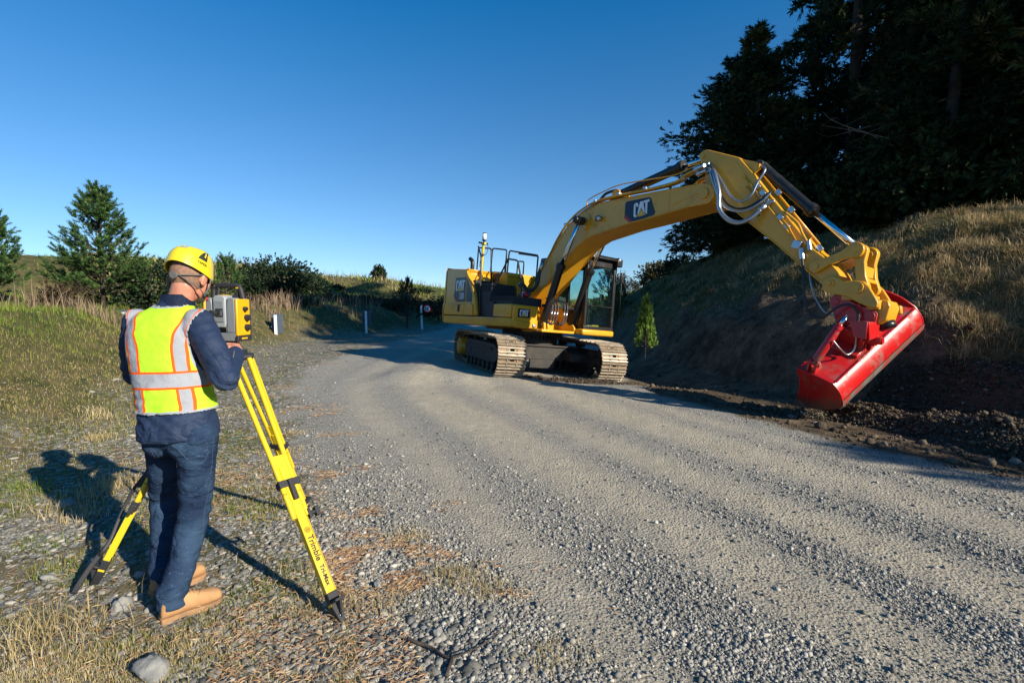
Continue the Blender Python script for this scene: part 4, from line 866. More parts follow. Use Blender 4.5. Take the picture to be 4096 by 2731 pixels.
for s_ in (-1, 1):
    for e in (-1, 1): m.prism([(e * .3, .36), (e * 1.15, .36), (e * 1.15, .54), (e * .5, .66)], s_ * .55, s_ * 1.0)
m.bb(.72, .80, -.3, .3, .16, .36)
m.bb(.74, .76, .52, .56, .42, .50)
m.build('carbody', M_['under'], EX, bevel=.012)
m = MB(); m.cyl((0, 0, .69), (0, 0, .86), .62, n=40); m.cyl((0, 0, .92), (0, 0, 1.02), .74, n=40); tt = m.build('turntable', M_['under'], EX, auto=35)
m = MB(); pl = []
for k in range(48 * 4): a = 2 * math.pi * k / 192; r = .735 if k % 4 in (1, 2) else .675; pl.append((r * math.cos(a), r * math.sin(a)))
m.prism(pl, .83, .915, axis=2); m.build('ring_gear', M_['under'], tt)
# --- upper structure
m = MB()
m.prism([(-2.12, -1.39), (.92, -1.39), (1.0, -1.33), (1.05, -1.2), (1.05, -.66), (.98, -.62), (.50, -.60), (.50, .38), (.98, .40), (1.02, 1.30), (.9, 1.39), (-2.12, 1.39)], 1.05, 1.255, axis=2)
m.bb(-1.2, .6, -.62, .6, .985, 1.05)
m.build('upper_frame', Y_, EX, bevel=.03)
m = MB()
plan = [(-2.125, -1.40)] + [(-2.30 - .46 * math.sin(math.pi * (k / 12)) ** .55, -1.34 + 2.68 * k / 12) for k in range(13)] + [(-2.125, 1.40)]
def sc_plan(k, dz): return [(lerp(-2.1, p[0], k), p[1] * (.985 if k < 1 else 1), dz) for p in plan]
m.loft([sc_plan(.86, 1.08), sc_plan(.97, 1.10), sc_plan(1.0, 1.20), sc_plan(1.0, 1.52), sc_plan(.95, 1.58), sc_plan(.93, 2.08), sc_plan(.90, 2.36), sc_plan(.82, 2.44), sc_plan(.55, 2.50)], smooth=False)
m.build('counterweight', Y_, EX, auto=28)
m = MB(); m.prism([(-2.12, 1.26), (-.50, 1.26), (-.74, 1.95), (-1.08, 2.33), (-1.02, 2.42), (-2.12, 2.49)], -1.30, -.64); m.bb(-2.12, -.45, .5, 1.33, 1.26, 2.30); m.build('side_housing', Y_, EX, bevel=.02)
# swing doors of the housing, with a pressed shoulder under the decal
d1 = [(-2.10, 1.275), (-1.055, 1.27), (-1.0, 1.60), (-1.035, 2.22), (-1.06, 2.41), (-2.10, 2.455)]
m = MB(); m.prism(d1, -1.365, -1.30); m.prism([(-2.10, 1.275), (-1.055, 1.27), (-1.02, 1.54), (-2.10, 1.56)], -1.395, -1.36); dr = m.build('side_door', Y_, EX, bevel=.012)
m = MB(); m.bb(-1.36, -1.24, -1.402, -1.39, 1.35, 1.53); m.build('door_handle', M_['matte'], dr, bevel=.006)
d2 = [(-1.045, 1.27), (-.44, 1.275), (-.52, 1.62), (-.68, 1.97), (-1.01, 2.33), (-.97, 2.40), (-1.045, 2.41), (-1.02, 2.22), (-.99, 1.60)]
m = MB(); m.prism(d2, -1.365, -1.30); m.prism([(-1.04, 1.27), (-.60, 1.275), (-.62, 1.50), (-.70, 1.56), (-1.005, 1.55)], -1.395, -1.36); dr2 = m.build('side_door', Y_, EX, bevel=.012)
m = MB(); m.tube(spline([(-.50, -1.36, 1.3), (-.56, -1.36, 1.62), (-.72, -1.36, 1.97), (-.98, -1.36, 2.26), (-1.03, -1.36, 2.36), (-.98, -1.34, 2.42)]), .035, 8); m.build('door_rim', Y_, dr2)
m = MB(); m.prism([(-1.60, 2.22), (-1.065, 2.205), (-1.035, 1.60), (-1.44, 1.60), (-1.64, 1.80)], -1.370, -1.364); dc = m.build('decal', M_['decal'], dr)
m = MB(); m.prism([(-1.64, 1.80), (-1.44, 1.60), (-1.53, 1.60), (-1.665, 1.76), (-1.655, 1.80)], -1.371, -1.364); m.build('red_corner', M_['decalred'], dc)
m = MB(); m.prism([(-1.0, 2.16), (-.995, 1.60), (-.70, 1.60), (-.72, 1.80), (-.99, 2.16)], -1.370, -1.364); m.build('decal', M_['decal'], dr2)
FM = facing((-1.56, -1.372, 1.88), (1, 0, -.02), (0, 0, 1)); cat_logo(dc, FM, .47, .27)
text_mesh('lettering', '320', .215, M_['white'], facing((-1.235, -1.373, 1.74), (1, 0, 0), (0, 0, 1)), dc, sx=.74, bold=.002)
# engine hood, deck, black boxes
m = MB(); m.prism([(-2.10, 2.0), (-.38, 2.0), (-.38, 2.385), (-.46, 2.405), (-2.10, 2.52)], -.62, 1.32); m.bb(-2.0, -.42, -.60, 1.25, 1.27, 2.0); hd = m.build('engine_hood', Y_, EX, bevel=.02)
m = MB(); m.bb(-1.0, -.72, -.626, -.618, 2.17, 2.38); m.bb(-.38, -.374, -.60, -.1, 2.29, 2.30); m.build('hood_panel_gap', M_['matte'], hd)
m = MB(); m.tube(spline([(-2.12, -.62, 2.4), (-2.12, -.62, 2.70), (-2.16, -.62, 2.80), (-2.27, -.62, 2.86)]), .055, 14, caps=True); m.build('exhaust_pipe', K_, EX)
m = MB()
m.bb(-1.02, -.70, -1.29, -.63, 1.9, 2.14); m.bb(-.72, .02, -1.28, -.62, 1.27, 2.04); m.bb(-.80, -.56, -1.30, -.66, 1.27, 1.99)
for k in range(14): m.bb(-.68 + k * .05, -.665 + k * .05, -1.29, -1.28, 1.85, 2.03)
m.build('battery_cover', M_['matte'], EX, bevel=.02)
m = MB(); m.bb(.0, .96, -1.31, -.52, 1.55, 1.73); 
for k in range(22): m.bb(.03 + k * .042, .042 + k * .042, -1.32, -1.31, 1.62, 1.725)
m.bb(.0, .30, -1.37, -.62, 1.26, 1.60); m.build('step_tread', M_['matte'], EX, bevel=.02)
m = MB(); m.bb(.30, .99, -1.385, -.64, 1.262, 1.555); bxm = m.build('tool_box', Y_, EX, bevel=.035)
m = MB(); m.bb(.995, 1.06, -1.34, -.68, 1.06, 1.545); m.bb(.99, 1.09, -1.30, -.70, 1.05, 1.20); m.build('front_panel', Y_, EX, bevel=.03)
m = MB(); m.bb(.995, 1.0, -.62, -.60, 1.0, 1.05); m.prism([(.33, 1.30), (.93, 1.295), (.93, 1.305), (.33, 1.31)], -1.392, -1.385); m.cyl((.78, -1.385, 1.44), (.78, -1.394, 1.44), .02); m.build('box_latch', M_['zinc'], bxm)
m = MB(); m.bb(1.060, 1.066, -1.22, -.90, 1.275, 1.465); sg = m.build('decal', M_['decal'], EX)
cat_logo(sg, facing((1.067, -1.175, 1.30), (0, 1, 0), (0, 0, 1)), .245, .145)
m = MB(); m.cyl((1.055, -.79, 1.12), (1.10, -.79, 1.12), .048, n=20); wl = m.build('work_light', K_, EX); m = MB(); m.cyl((1.10, -.79, 1.12), (1.104, -.79, 1.12), .038, n=20); m.build('lens', M_['lens'], wl)
m = MB(); m.cyl((.62, -.88, 1.80), (.88, -.88, 1.79), .062, n=18); m.ell((.88, -.88, 1.79), (.05, .061, .061), 14, 8); m.ell((.62, -.88, 1.80), (.04, .061, .061), 14, 8); fe = m.build('fire_extinguisher', M_['decalred'], EX)
m = MB(); m.cyl((.68, -.88, 1.798), (.78, -.88, 1.795), .0635, n=18); m.build('extinguisher_label', M_['white'], fe)
m = MB(); m.cyl((.92, -.88, 1.79), (.98, -.88, 1.79), .02, n=10); m.bb(.95, .99, -.90, -.86, 1.79, 1.85); m.tube(spline([(.96, -.88, 1.84), (.90, -.86, 1.90), (.75, -.86, 1.885), (.66, -.88, 1.86)]), .008, 6); m.build('extinguisher_valve', K_, fe)
# boom foot bracket and swivel area
m = MB()
for s_ in (-.42, .36): m.prism([(.05, 1.05), (1.12, 1.05), (1.12, 1.14), (1.05, 1.22), (.92, 1.20), (.80, 1.30), (.62, 1.62), (.40, 1.74), (.15, 1.70), (-.05, 1.5)], s_, s_ + .06)
m.bb(.0, 1.14, -.60, .42, 1.0, 1.06); m.bb(.45, .52, -.5, .4, 1.06, 1.3)
for s_ in (-.52, .46): m.prism([(.80, 1.05), (1.12, 1.05), (1.10, 1.20), (1.0, 1.26), (.86, 1.20)], s_, s_ + .06)
m.build('boom_bracket', Y_, EX, bevel=.012)
m = MB(); m.bb(.10, .5, -.5, -.44, 1.5, 1.8); m.bb(-.3, .1, -.55, .3, 1.4, 2.0); m.cyl((.05, -.55, 1.95), (.05, -.2, 1.95), .07); m.bb(0, .08, -.58, -.5, 1.75, 2.1); m.build('valve_block', M_['yellow'], EX, bevel=.02)
# hand rails
def rail(pts, r=.019): m = MB(); m.tube(spline(pts, 5), r, 8); m.build('handrail', K_, EX)
def rl(P, v, dv=0): return [(a, v + dv * i / max(1, len(P) - 1), z) for i, (a, z) in enumerate(P)]
def corner(P, v, r=.07):
    out = []; Q = [Vector((a, v, z)) for a, z in P]; out.append(Q[0])
    for i in range(1, len(Q) - 1):
        a = (Q[i - 1] - Q[i]); b = (Q[i + 1] - Q[i]); rr = min(r, a.length * .4, b.length * .4); a.normalize(); b.normalize()
        for t in (0, .25, .5, .75, 1): out.append((Q[i] + a * rr) * (1 - t) ** 2 + Q[i] * 2 * t * (1 - t) + (Q[i] + b * rr) * t * t)
    out.append(Q[-1]); return out
def hoop(P, v, r=.07): m = MB(); m.tube(corner(P, v, r), .019, 8); m.build('handrail', K_, EX)
hoop([(-.69, 2.95), (-.67, 2.91), (-.52, 2.68), (-.46, 2.01), (-.44, 1.66), (-.37, 1.30)], -1.3)
hoop([(.01, 1.30), (.01, 1.81), (.63, 2.55), (1.0, 2.49), (1.20, 2.01), (1.21, 1.70)], -1.28)
hoop([(-1.38, 2.12), (-1.37, 3.04), (-.74, 2.96), (-.63, 2.0)], -.9)
hoop([(-1.35, 2.40), (-1.33, 3.08), (-.65, 2.98), (-.64, 2.36)], -.5)
hoop([(-.56, 2.38), (-.53, 2.95), (.64, 2.74)], -.5)
hoop([(.66, 2.72), (.67, 2.69), (.66, 2.05)], -.5); hoop([(-.1, 2.84), (.66, 2.72)], -.5)
hoop([(-1.9, 2.46), (-1.88, 2.95), (-1.6, 2.93)], .3); hoop([(-1.3, 2.40), (-1.28, 2.85), (-1.0, 2.82), (-1.0, 2.38)], .3)
hoop([(.05, 2.2), (.05, 2.60), (.3, 2.58)], .25)
# mast with receiver
m = MB(); m.cyl((-.98, -1.0, 2.15), (-.96, -1.0, 3.06), .036, .034); m.bb(-1.12, -.78, -1.10, -.88, 2.135, 2.16)
m.prism([(-1.10, 2.16), (-.86, 2.16), (-.93, 2.36), (-1.02, 2.36)], -1.01, -.99); m.bb(-1.03, -.88, -1.03, -.97, 3.06, 3.11); ms = m.build('antenna_mast', M_['hiyel'], EX, auto=30)
m = MB(); m.cyl((-.98, -1.13, 3.10), (-.98, -.87, 3.10), .022); m.cyl((-.95, -1.0, 3.10), (-.95, -1.0, 3.16), .02); m.cyl((-.945, -1.0, 3.155), (-.945, -1.0, 3.18), .054); m.cyl((-.94, -1.0, 3.33), (-.94, -1.0, 3.35), .054); m.bb(-.94, -.90, -1.04, -1.0, 2.78, 2.83)
m.tube(spline([(-.90, -.92, 3.09), (-.84, -.94, 2.98), (-.86, -.96, 2.84), (-.96, -1.04, 2.72), (-1.0, -1.05, 2.5)]), .006, 5); m.build('mast_clamp', K_, ms)
m = MB(); m.cyl((-.945, -1.0, 3.18), (-.94, -1.0, 3.33), .052, n=20); m.cyl((-.943, -1.0, 3.25), (-.943, -1.0, 3.257), .054, n=20); m.build('receiver', M_['signwhite'], ms)
# --- cab
m = MB()
x0, x1, y0, y1, z0, z1 = -.42, 1.33, .45, 1.40, 1.15, 2.78
for (ax, ay) in ((x1 - .05, y0 + .04), (x1 - .05, y1 - .04), (.25, y0 + .03), (.25, y1 - .03), (x0 + .05, y0 + .04), (x0 + .05, y1 - .04)):
    m.bb(ax - .05, ax + .05, ay - .04, ay + .04, z0, z1 - .02)
for (yy_) in (y0 + .03, y1 - .03): m.bb(x0, x1, yy_ - .03, yy_ + .03, 1.13, 1.26); m.bb(x0, x1, yy_ - .03, yy_ + .03, 2.66, 2.79); m.bb(x0, .25, yy_ - .025, yy_ + .025, 1.26, 1.75)
m.bb(x1 - .07, x1 + .005, y0, y1, 1.13, 1.215); m.bb(x1 - .08, x1, y0, y1, 2.60, 2.79); m.bb(x0, x0 + .06, y0, y1, 1.13, 2.0); m.bb(x0, x0 + .06, y0, y1, 2.6, 2.79)
m.bb(x1 - .03, x1 + .012, y0 + .02, y1 - .02, 1.675, 1.70)
cabo = m.build('cab', K_, EX, bevel=.015)
m = MB(); m.prism([(x0 - .03, 2.785), (x1 + .04, 2.785), (x1 + .10, 2.77), (x1 + .12, 2.80), (x1 + .06, 2.87), (x0, 2.88)], y0 - .03, y1 + .03); m.bb(x1 + .02, x1 + .14, y1 - .14, y1 + .03, 2.66, 2.84); m.build('cab_roof', K_, cabo, bevel=.02)
for yy_ in (y0 + .03, y1 - .08):
    m = MB(); m.cyl((x1 + .06, yy_, 2.83), (x1 + .14, yy_, 2.82), .045, n=16); l_ = m.build('work_light', K_, cabo); m = MB(); m.cyl((x1 + .14, yy_, 2.82), (x1 + .145, yy_, 2.82), .037, n=16); m.build('lens', M_['lens'], l_)
gl = M_['glass']
def pane(lo, hi, nm='window'): m = MB(); m.bb(*[v for ab in zip(lo, hi) for v in ab]); m.build(nm, gl, cabo)
pane((x1 - .026, y0 + .08, 1.70), (x1 - .020, y1 - .08, 2.60), 'windscreen'); pane((x1 - .026, y0 + .08, 1.215), (x1 - .020, y1 - .08, 1.675), 'lower_windscreen')
pane((.30, y0 + .03, 1.26), (x1 - .10, y0 + .036, 2.66)); pane((x0 + .1, y0 + .03, 1.75), (.20, y0 + .036, 2.66)); pane((.30, y1 - .036, 1.26), (x1 - .10, y1 - .03, 2.66)); pane((x0 + .1, y1 - .036, 1.75), (.20, y1 - .03, 2.66)); pane((x0 + .03, y0 + .08, 2.0), (x0 + .036, y1 - .08, 2.6))
m = MB(); m.bb(-.05, .42, .72, 1.16, 1.50, 1.64); m.prism([(-.08, 1.62), (.05, 1.62), (-.02, 2.25), (-.14, 2.25)], .74, 1.14); m.prism([(-.12, 2.28), (-.02, 2.28), (-.05, 2.48), (-.14, 2.48)], .82, 1.06); m.bb(.0, .35, .74, 1.14, 1.2, 1.5); m.build('seat', M_['matte'], cabo, bevel=.03)
m = MB(); m.bb(.1, .6, .58, .68, 1.3, 1.68); m.bb(.1, .6, 1.20, 1.30, 1.3, 1.68); m.cyl((.52, .63, 1.68), (.54, .63, 1.86), .02); m.cyl((.52, 1.25, 1.68), (.54, 1.25, 1.86), .02); m.bb(1.0, 1.03, 1.20, 1.32, 1.85, 2.02)
for yy_ in (.86, .98): m.tube([(.9, yy_, 1.2), (.95, yy_, 1.35), (.93, yy_, 1.62)], .009, 6); m.bb(.92, 1.02, yy_ - .04, yy_ + .04, 1.24, 1.26)
m.build('controls', M_['matte'], cabo, bevel=.006)
m = MB(); m.bb(1.02, 1.39, .385, 1.395, .995, 1.135); m.build('cab_skirt', Y_, EX, bevel=.04)
m = MB(); m.tube([(1.36, 1.40, 2.45), (1.40, 1.50, 2.46), (1.42, 1.50, 1.2)], .008, 6); m.tube([(1.4, 1.46, 2.38), (1.4, 1.38, 2.38)], .012, 6); m.tube([(1.40, 1.44, 2.40), (1.40, 1.44, 2.60), (1.40, 1.60, 2.61), (1.40, 1.60, 2.45)], .007, 6)
m.tube(spline([(1.38, 1.20, 2.46), (1.40, 1.18, 2.42), (1.40, 1.20, 2.32), (1.38, 1.27, 2.27)]), .013, 6); m.build('mirror_arm', K_, cabo)
for (ya, yb, za, zb) in ((1.46, 1.555, 2.29, 2.55), (1.27, 1.33, 2.29, 2.50)):
    m = MB(); m.bb(1.385, 1.43, ya, yb, za, zb); mr = m.build('mirror', K_, cabo, bevel=.02); m = MB(); m.bb(1.378, 1.384, ya + .012, yb - .012, za + .015, zb - .015); m.build('mirror_glass', M_['steelrod'], mr)
m = MB(); m.bb(.40, .95, .395, .43, 1.27, 1.62); m.prism([(.72, 1.44), (.78, 1.53), (.84, 1.44), (.78, 1.35)], .388, .394); m.build('side_cover', M_['matte'], EX, bevel=.01)
# --- boom
BM = [(.33, 1.70), (.22, 1.62), (.10, 1.72), (.10, 1.87), (.43, 2.28), (.71, 2.55), (.89, 2.79), (1.11, 3.09), (1.28, 3.26), (1.44, 3.39), (1.6, 3.49), (1.8, 3.58), (2.09, 3.66), (2.4, 3.70), (2.98, 3.69), (3.73, 3.665), (4.4, 3.64), (4.72, 3.63), (4.88, 3.58), (4.96, 3.48), (4.97, 3.37), (4.88, 3.27), (4.72, 3.27), (4.5, 3.27), (3.75, 3.20), (3.04, 3.15), (2.56, 3.10), (2.16, 3.03), (1.96, 2.96), (1.8, 2.89), (1.55, 2.73), (1.26, 2.49), (.83, 2.10)]
m = MB(); m.prism(BM[:], -.30, .30)
boom = m.build('boom', Y_, EX, bevel=.010)
m = MB()
ofs = [(.36, 1.78), (.83, 2.11), (1.26, 2.50), (1.8, 2.90), (2.16, 3.04), (3.04, 3.16), (3.75, 3.21), (4.5, 3.28)]
for s_ in (-1, 1):
    m.tube([(a, s_ * .303, z) for a, z in ofs], .012, 6)
    m.tube([(a, s_ * .303, z) for a, z in [(.45, 2.27), (.90, 2.77), (1.44, 3.37), (1.8, 3.56), (2.4, 3.685), (3.73, 3.65), (4.6, 3.62)]], .012, 6)
    m.cyl((1.97, s_ * .30, 3.36), (1.97, s_ * .325, 3.36), .17, n=28); m.bb(4.05, 4.10, s_ * .300, s_ * .306, 3.26, 3.65)
    m.cyl((4.78, s_ * .3, 3.44), (4.78, s_ * .33, 3.44), .085, n=20)
m.prism([(4.18, 3.35), (4.75, 3.48), (4.75, 3.50), (4.18, 3.37)], -.31, -.30)
m.build('boom_plates', Y_, boom, auto=35)
def cylinder(name, a, b, c, r, rr, v, foot=True):
    """a barrel end, b gland, c rod end"""
    A, B_, C = [Vector((p[0], v, p[1])) for p in (a, b, c)]; d = (C - A).normalized()
    m = MB(); m.tube([A, A + d * .02, B_ - d * .10, B_ - d * .10, B_, B_], [r * .7, r, r, r * 1.22, r * 1.22, r * .7], 18); m.cyl(A + Vector((0, -.09, 0)), A + Vector((0, .09, 0)), r * .95)
    m.cyl(B_ - d * .06, B_ - d * .03, r * 1.32); cy = m.build(name, K_, EX, auto=35)
    m = MB(); m.cyl(B_ - d * .1, C, rr, n=16); rd = m.build('rod', M_['steelrod'], cy); m = MB(); m.cyl(C + Vector((0, -.085, 0)), C + Vector((0, .085, 0)), rr * 1.9); m.build('rod_eye', K_, rd, auto=35)
    return cy
c1_ = cylinder('boom_cylinder', (.97, 1.15), (1.48, 2.49), (1.97, 3.36), .085, .045, -.46)
m = MB(); m.cyl((1.97, -.40, 3.36), (1.97, -.60, 3.36), .07); m.ell((1.97, -.58, 3.36), (.075, .05, .075)); m.build('pin_cap', K_, c1_)
cylinder('boom_cylinder', (.90, 1.15), (1.42, 2.49), (1.97, 3.36), .085, .045, .46)
m = MB(); m.cyl((1.97, -.62, 3.36), (1.97, .55, 3.36), .045); m.build('boom_pin', K_, EX)
m = MB(); m.bb(1.0, 1.06, -.55, .55, 1.56, 1.62); m.build('hose_clamp_bar', K_, EX, bevel=.01)
cylinder('stick_cylinder', (2.62, 3.88), (4.11, 4.12), (4.60, 4.14), .085, .045, 0)
m = MB()
for s_ in (-.14, .10): m.prism([(2.42, 3.68), (2.85, 3.68), (2.70, 3.93), (2.62, 3.97), (2.54, 3.93)], s_, s_ + .04)
m.build('cylinder_bracket', Y_, boom, bevel=.008)
# decal, light on boom
m = MB(); m.prism([(3.06, 3.565), (3.10, 3.595), (3.63, 3.585), (3.68, 3.56), (3.80, 3.29), (3.78, 3.245), (3.26, 3.17), (3.21, 3.185), (3.07, 3.29)], -.306, -.301); bd = m.build('decal', M_['decal'], boom)
m = MB(); m.prism([(3.065, 3.36), (3.065, 3.285), (3.21, 3.18), (3.30, 3.175)], -.308, -.3065); m.build('red_corner', M_['decalred'], bd)
cat_logo(bd, facing((3.30, -.307, 3.255), (.33, 0, .02), (-.04, 0, .26)), .37, .27)
m = MB(); m.cyl((2.40, -.30, 3.37), (2.40, -.36, 3.37), .03); m.cyl((2.40, -.36, 3.37), (2.46, -.40, 3.35), .055, n=18); m.bb(2.30, 2.42, -.34, -.30, 3.33, 3.41); wl = m.build('work_light', K_, boom); m = MB(); m.cyl((2.461, -.401, 3.35), (2.466, -.405, 3.349), .045, n=18); m.build('lens', M_['lens'], wl)
# steel pipes over the boom
def pipe(pts, v, r=.016, nm='hydraulic_pipe', mt=None, par=None, n=5): m = MB(); m.tube(spline([(a, v if len(q) == 0 else v + q[0], z) for a, z, *q in pts], n), r, 7); return m.build(nm, mt or Y_, par or boom)
base = [(.35, 2.25), (.66, 2.58), (.86, 2.83), (1.05, 3.10), (1.35, 3.40), (1.75, 3.63), (2.3, 3.76), (3.0, 3.76), (3.7, 3.74), (4.2, 3.76)]
for k, (v, dz) in enumerate(((-.27, .0), (-.22, .03), (-.17, .01), (.15, .02), (.22, .0), (-.12, .05))):
    pipe([(a - .02 - dz * .6 * (a < 1.6), z + dz) for a, z in base] + [(4.35, 3.84 + dz), (4.62, 3.90 + dz * .5)], v, .017 if k % 2 else .021)
pipe([(1.9, 3.72), (1.95, 3.84), (2.3, 3.92), (2.9, 3.98), (4.0, 3.90), (4.35, 3.93), (4.6, 3.97)], -.24, .012)
pipe([(1.9, 3.62), (2.05, 3.80), (2.25, 3.95), (2.55, 3.97)], -.05, .03, 'hydraulic_hose', M_['hose'])
m = MB()
for a, z in ((1.3, 3.40), (2.2, 3.76), (2.85, 3.79), (3.5, 3.78)): m.box((a, -.2, z), (.06, .22, .05))
m.build('pipe_clamp', M_['zinc'], boom, bevel=.006)
m = MB()
for (a, v, z) in ((4.58, -.27, 3.90), (4.60, -.22, 3.83), (4.62, -.18, 3.94)): m.box((a, v, z), (.10, .06, .07)); m.cyl((a, v, z), (a + .18, v - .05, z), .035)
m.build('pipe_coupling', M_['zinc'], boom, bevel=.008)
# big ribbed hose beside the boom foot, hoses between the boom cylinders
def hose(pts, r, nm='hydraulic_hose', mt=None, par=None, spring=True, n=8):
    P = spline(pts, n); m = MB()
    if spring:
        L = sum((P[i + 1] - P[i]).length for i in range(len(P) - 1)); k = int(L / max(.012, r * .55)); Q = []; rs = []; seg = 0; acc = 0; total = [0]
        for i in range(len(P) - 1): total.append(total[-1] + (P[i + 1] - P[i]).length)
        for j in range(k * 2):
            s = L * j / (k * 2 - 1); i = max(0, min(len(P) - 2, next((q for q in range(len(total) - 1) if total[q + 1] >= s), len(P) - 2)))
            t = (s - total[i]) / max(1e-9, total[i + 1] - total[i]); Q.append(P[i].lerp(P[i + 1], min(1, t))); rs.append(r if j % 2 else r * .82)
        m.tube(Q, rs, 8)
    else: m.tube(P, r, 8)
    return m.build(nm, mt or M_['hose'], par or EX)
hose([(.02, -.52, 2.08), (.12, -.56, 2.08), (.31, -.58, 2.05), (.49, -.58, 1.93), (.67, -.55, 1.96), (.76, -.52, 2.12), (.74, -.48, 2.35), (.76, -.44, 2.5)], .045)
m = MB(); m.cyl((.02, -.52, 2.08), (.18, -.56, 2.08), .052); m.cyl((.745, -.47, 2.40), (.77, -.43, 2.58), .045); m.build('hose_fitting', M_['zinc'], EX)
for k, v in enumerate((-.26, -.18, .02, .10, -.34)):
    hose([(.95, v - .12, 1.25), (1.06, v - .10, 1.18), (1.10, v, 1.30), (1.07, v + .05, 1.60), (.98, v + .03, 1.72), (.7, v * .6, 1.78)], .018, spring=False)
    m = MB(); m.cyl((1.10, v + .01, 1.36), (1.085, v + .035, 1.50), .026, n=10); m.build('hose_fitting', M_['zinc'], EX)
hose([(1.1, .40, 1.7), (1.15, .50, 2.0), (1.2, .56, 2.3), (1.38, .56, 2.6)], .018, spring=False)
# --- stick
ST = [(4.54, 4.14), (4.57, 4.19), (4.64, 4.215), (4.72, 4.20), (5.28, 3.94), (5.51, 3.67), (6.49, 2.41), (6.67, 2.26), (6.82, 2.08), (6.88, 1.97), (6.87, 1.88), (6.80, 1.80), (6.72, 1.80), (6.66, 1.90), (6.36, 2.17), (5.97, 2.52), (5.55, 2.87), (5.29, 3.09), (5.08, 3.23), (4.95, 3.27), (4.85, 3.30), (4.74, 3.36), (4.69, 3.46), (4.69, 3.6), (4.70, 3.74), (4.67, 3.88), (4.60, 4.0)]
m = MB(); m.prism(ST, -.19, .19); stick = m.build('stick', Y_, EX, bevel=.010)
m = MB()
for s_ in (-.15, .10): m.prism([(5.20, 3.96), (5.52, 3.83), (5.60, 3.78), (5.60, 3.71), (5.53, 3.66), (5.46, 3.66), (5.3, 3.8)], s_, s_ + .05)
for s_ in (-1, 1):
    m.tube([(a, s_ * .192, z) for a, z in [(4.9, 3.30), (5.29, 3.11), (5.97, 2.54), (6.36, 2.19), (6.62, 1.97)]], .010, 6); m.cyl((4.62, s_ * .19, 4.12), (4.62, s_ * .205, 4.12), .045, n=20)
    m.prism([(4.70, 4.13), (5.24, 3.88), (5.45, 3.6), (5.4, 3.58), (5.2, 3.82), (4.72, 4.05)], s_ * .19, s_ * .196)
m.build('stick_plates', Y_, stick, auto=35)
m = MB(); m.box((0, 0, 0), (.13, .004, .11), M=Matrix.Translation((5.65, -.194, 2.99)) @ Matrix.Rotation(R_(40), 4, 'Y')); wm = m.build('warning_label', M_['triyel'], stick)
m = MB(Matrix.Translation((5.65, -.197, 2.99)) @ Matrix.Rotation(R_(40), 4, 'Y')); m.prism([(-.055, -.03), (-.005, -.03), (-.03, .02)], -.001, .0); m.bb(.02, .05, -.001, 0, .0, .03); m.bb(.03, .04, -.001, 0, -.035, 0); m.build('warning_symbol', M_['bareblack'], wm)
cylinder('bucket_cylinder', (5.54, 3.80), (6.38, 2.96), (6.98, 2.38), .075, .045, 0)
# pipes and fittings along the stick top
def sp(off, s0, s1, v, r, mt=Y_):
    P = [(5.20, 3.96), (5.46, 3.70), (6.49, 2.41)]; d = Vector((.62, 0, -.78)); nrm = Vector((.78, 0, .62)); a = Vector((5.30, v, 3.90)) + d * s0 + nrm * off; b = Vector((5.30, v, 3.90)) + d * s1 + nrm * off
    m = MB(); m.tube([a, b], r, 8); return m.build('hydraulic_pipe', mt, stick)
for off, s0, s1, v, r in ((-.03, .10, 1.75, -.14, .02), (.0, .15, 1.7, -.02, .045), (.03, .3, 1.8, .10, .02), (-.10, .25, 1.55, -.205, .016), (-.16, .45, .95, -.205, .014), (.0, .5, 1.2, .16, .02)): sp(off, s0, s1, v, r)
for (a, v, z) in ((5.83, -.21, 3.14), (5.63, -.2, 3.42), (5.72, -.2, 3.30), (6.02, -.21, 2.90), (6.12, -.2, 2.76), (6.14, -.15, 3.0), (5.9, -.1, 3.3), (6.55, -.12, 2.42)): m = MB(); m.box((a, v, z), (.09, .05, .07), rot=(R_(50), 'Y')); m.build('pipe_clamp', M_['zinc'], stick, bevel=.008)
m = MB()
m.box((6.31, -.24, 2.47), (.12, .09, .11), rot=(R_(20), 'Y')); m.cyl((6.36, -.24, 2.42), (6.39, -.24, 2.26), .035); m.cyl((6.44, -.22, 2.52), (6.47, -.22, 2.38), .03)
m.build('hose_fitting', M_['zinc'], stick, bevel=.008)
for P in ([(6.05, 2.86), (6.15, 2.74), (6.22, 2.62), (6.29, 2.50)], [(6.10, 2.95), (6.28, 2.78), (6.36, 2.62), (6.43, 2.50)]): pipe([(a, z) for a, z in P], -.235, .018, par=stick)
SG = M_['spring']
hose([(4.80, -.26, 3.80), (4.92, -.34, 3.78), (5.04, -.42, 3.65), (5.16, -.46, 3.36), (5.19, -.46, 3.11), (5.31, -.44, 2.94), (5.47, -.40, 2.86), (5.62, -.34, 2.90), (5.74, -.27, 3.03)], .038, mt=SG)
m = MB(); m.cyl((5.72, -.27, 3.02), (5.80, -.24, 3.10), .042); m.tube(spline([(5.80, -.24, 3.10), (5.86, -.23, 3.15), (5.92, -.22, 3.14)]), .022, 8); m.build('hose_fitting', M_['zinc'], EX)
hose([(4.78, -.26, 3.86), (4.90, -.38, 3.80), (5.00, -.42, 3.60), (5.10, -.42, 3.37), (5.21, -.42, 3.17), (5.38, -.38, 3.06), (5.55, -.34, 3.04), (5.74, -.28, 3.14), (5.84, -.22, 3.27)], .020, mt=SG)
hose([(4.76, -.26, 3.90), (4.90, -.34, 3.84), (5.02, -.36, 3.66), (5.12, -.38, 3.40), (5.24, -.36, 3.20), (5.40, -.34, 3.10), (5.56, -.3, 3.10), (5.74, -.25, 3.20), (5.84, -.21, 3.30)], .017, mt=M_['hose'])
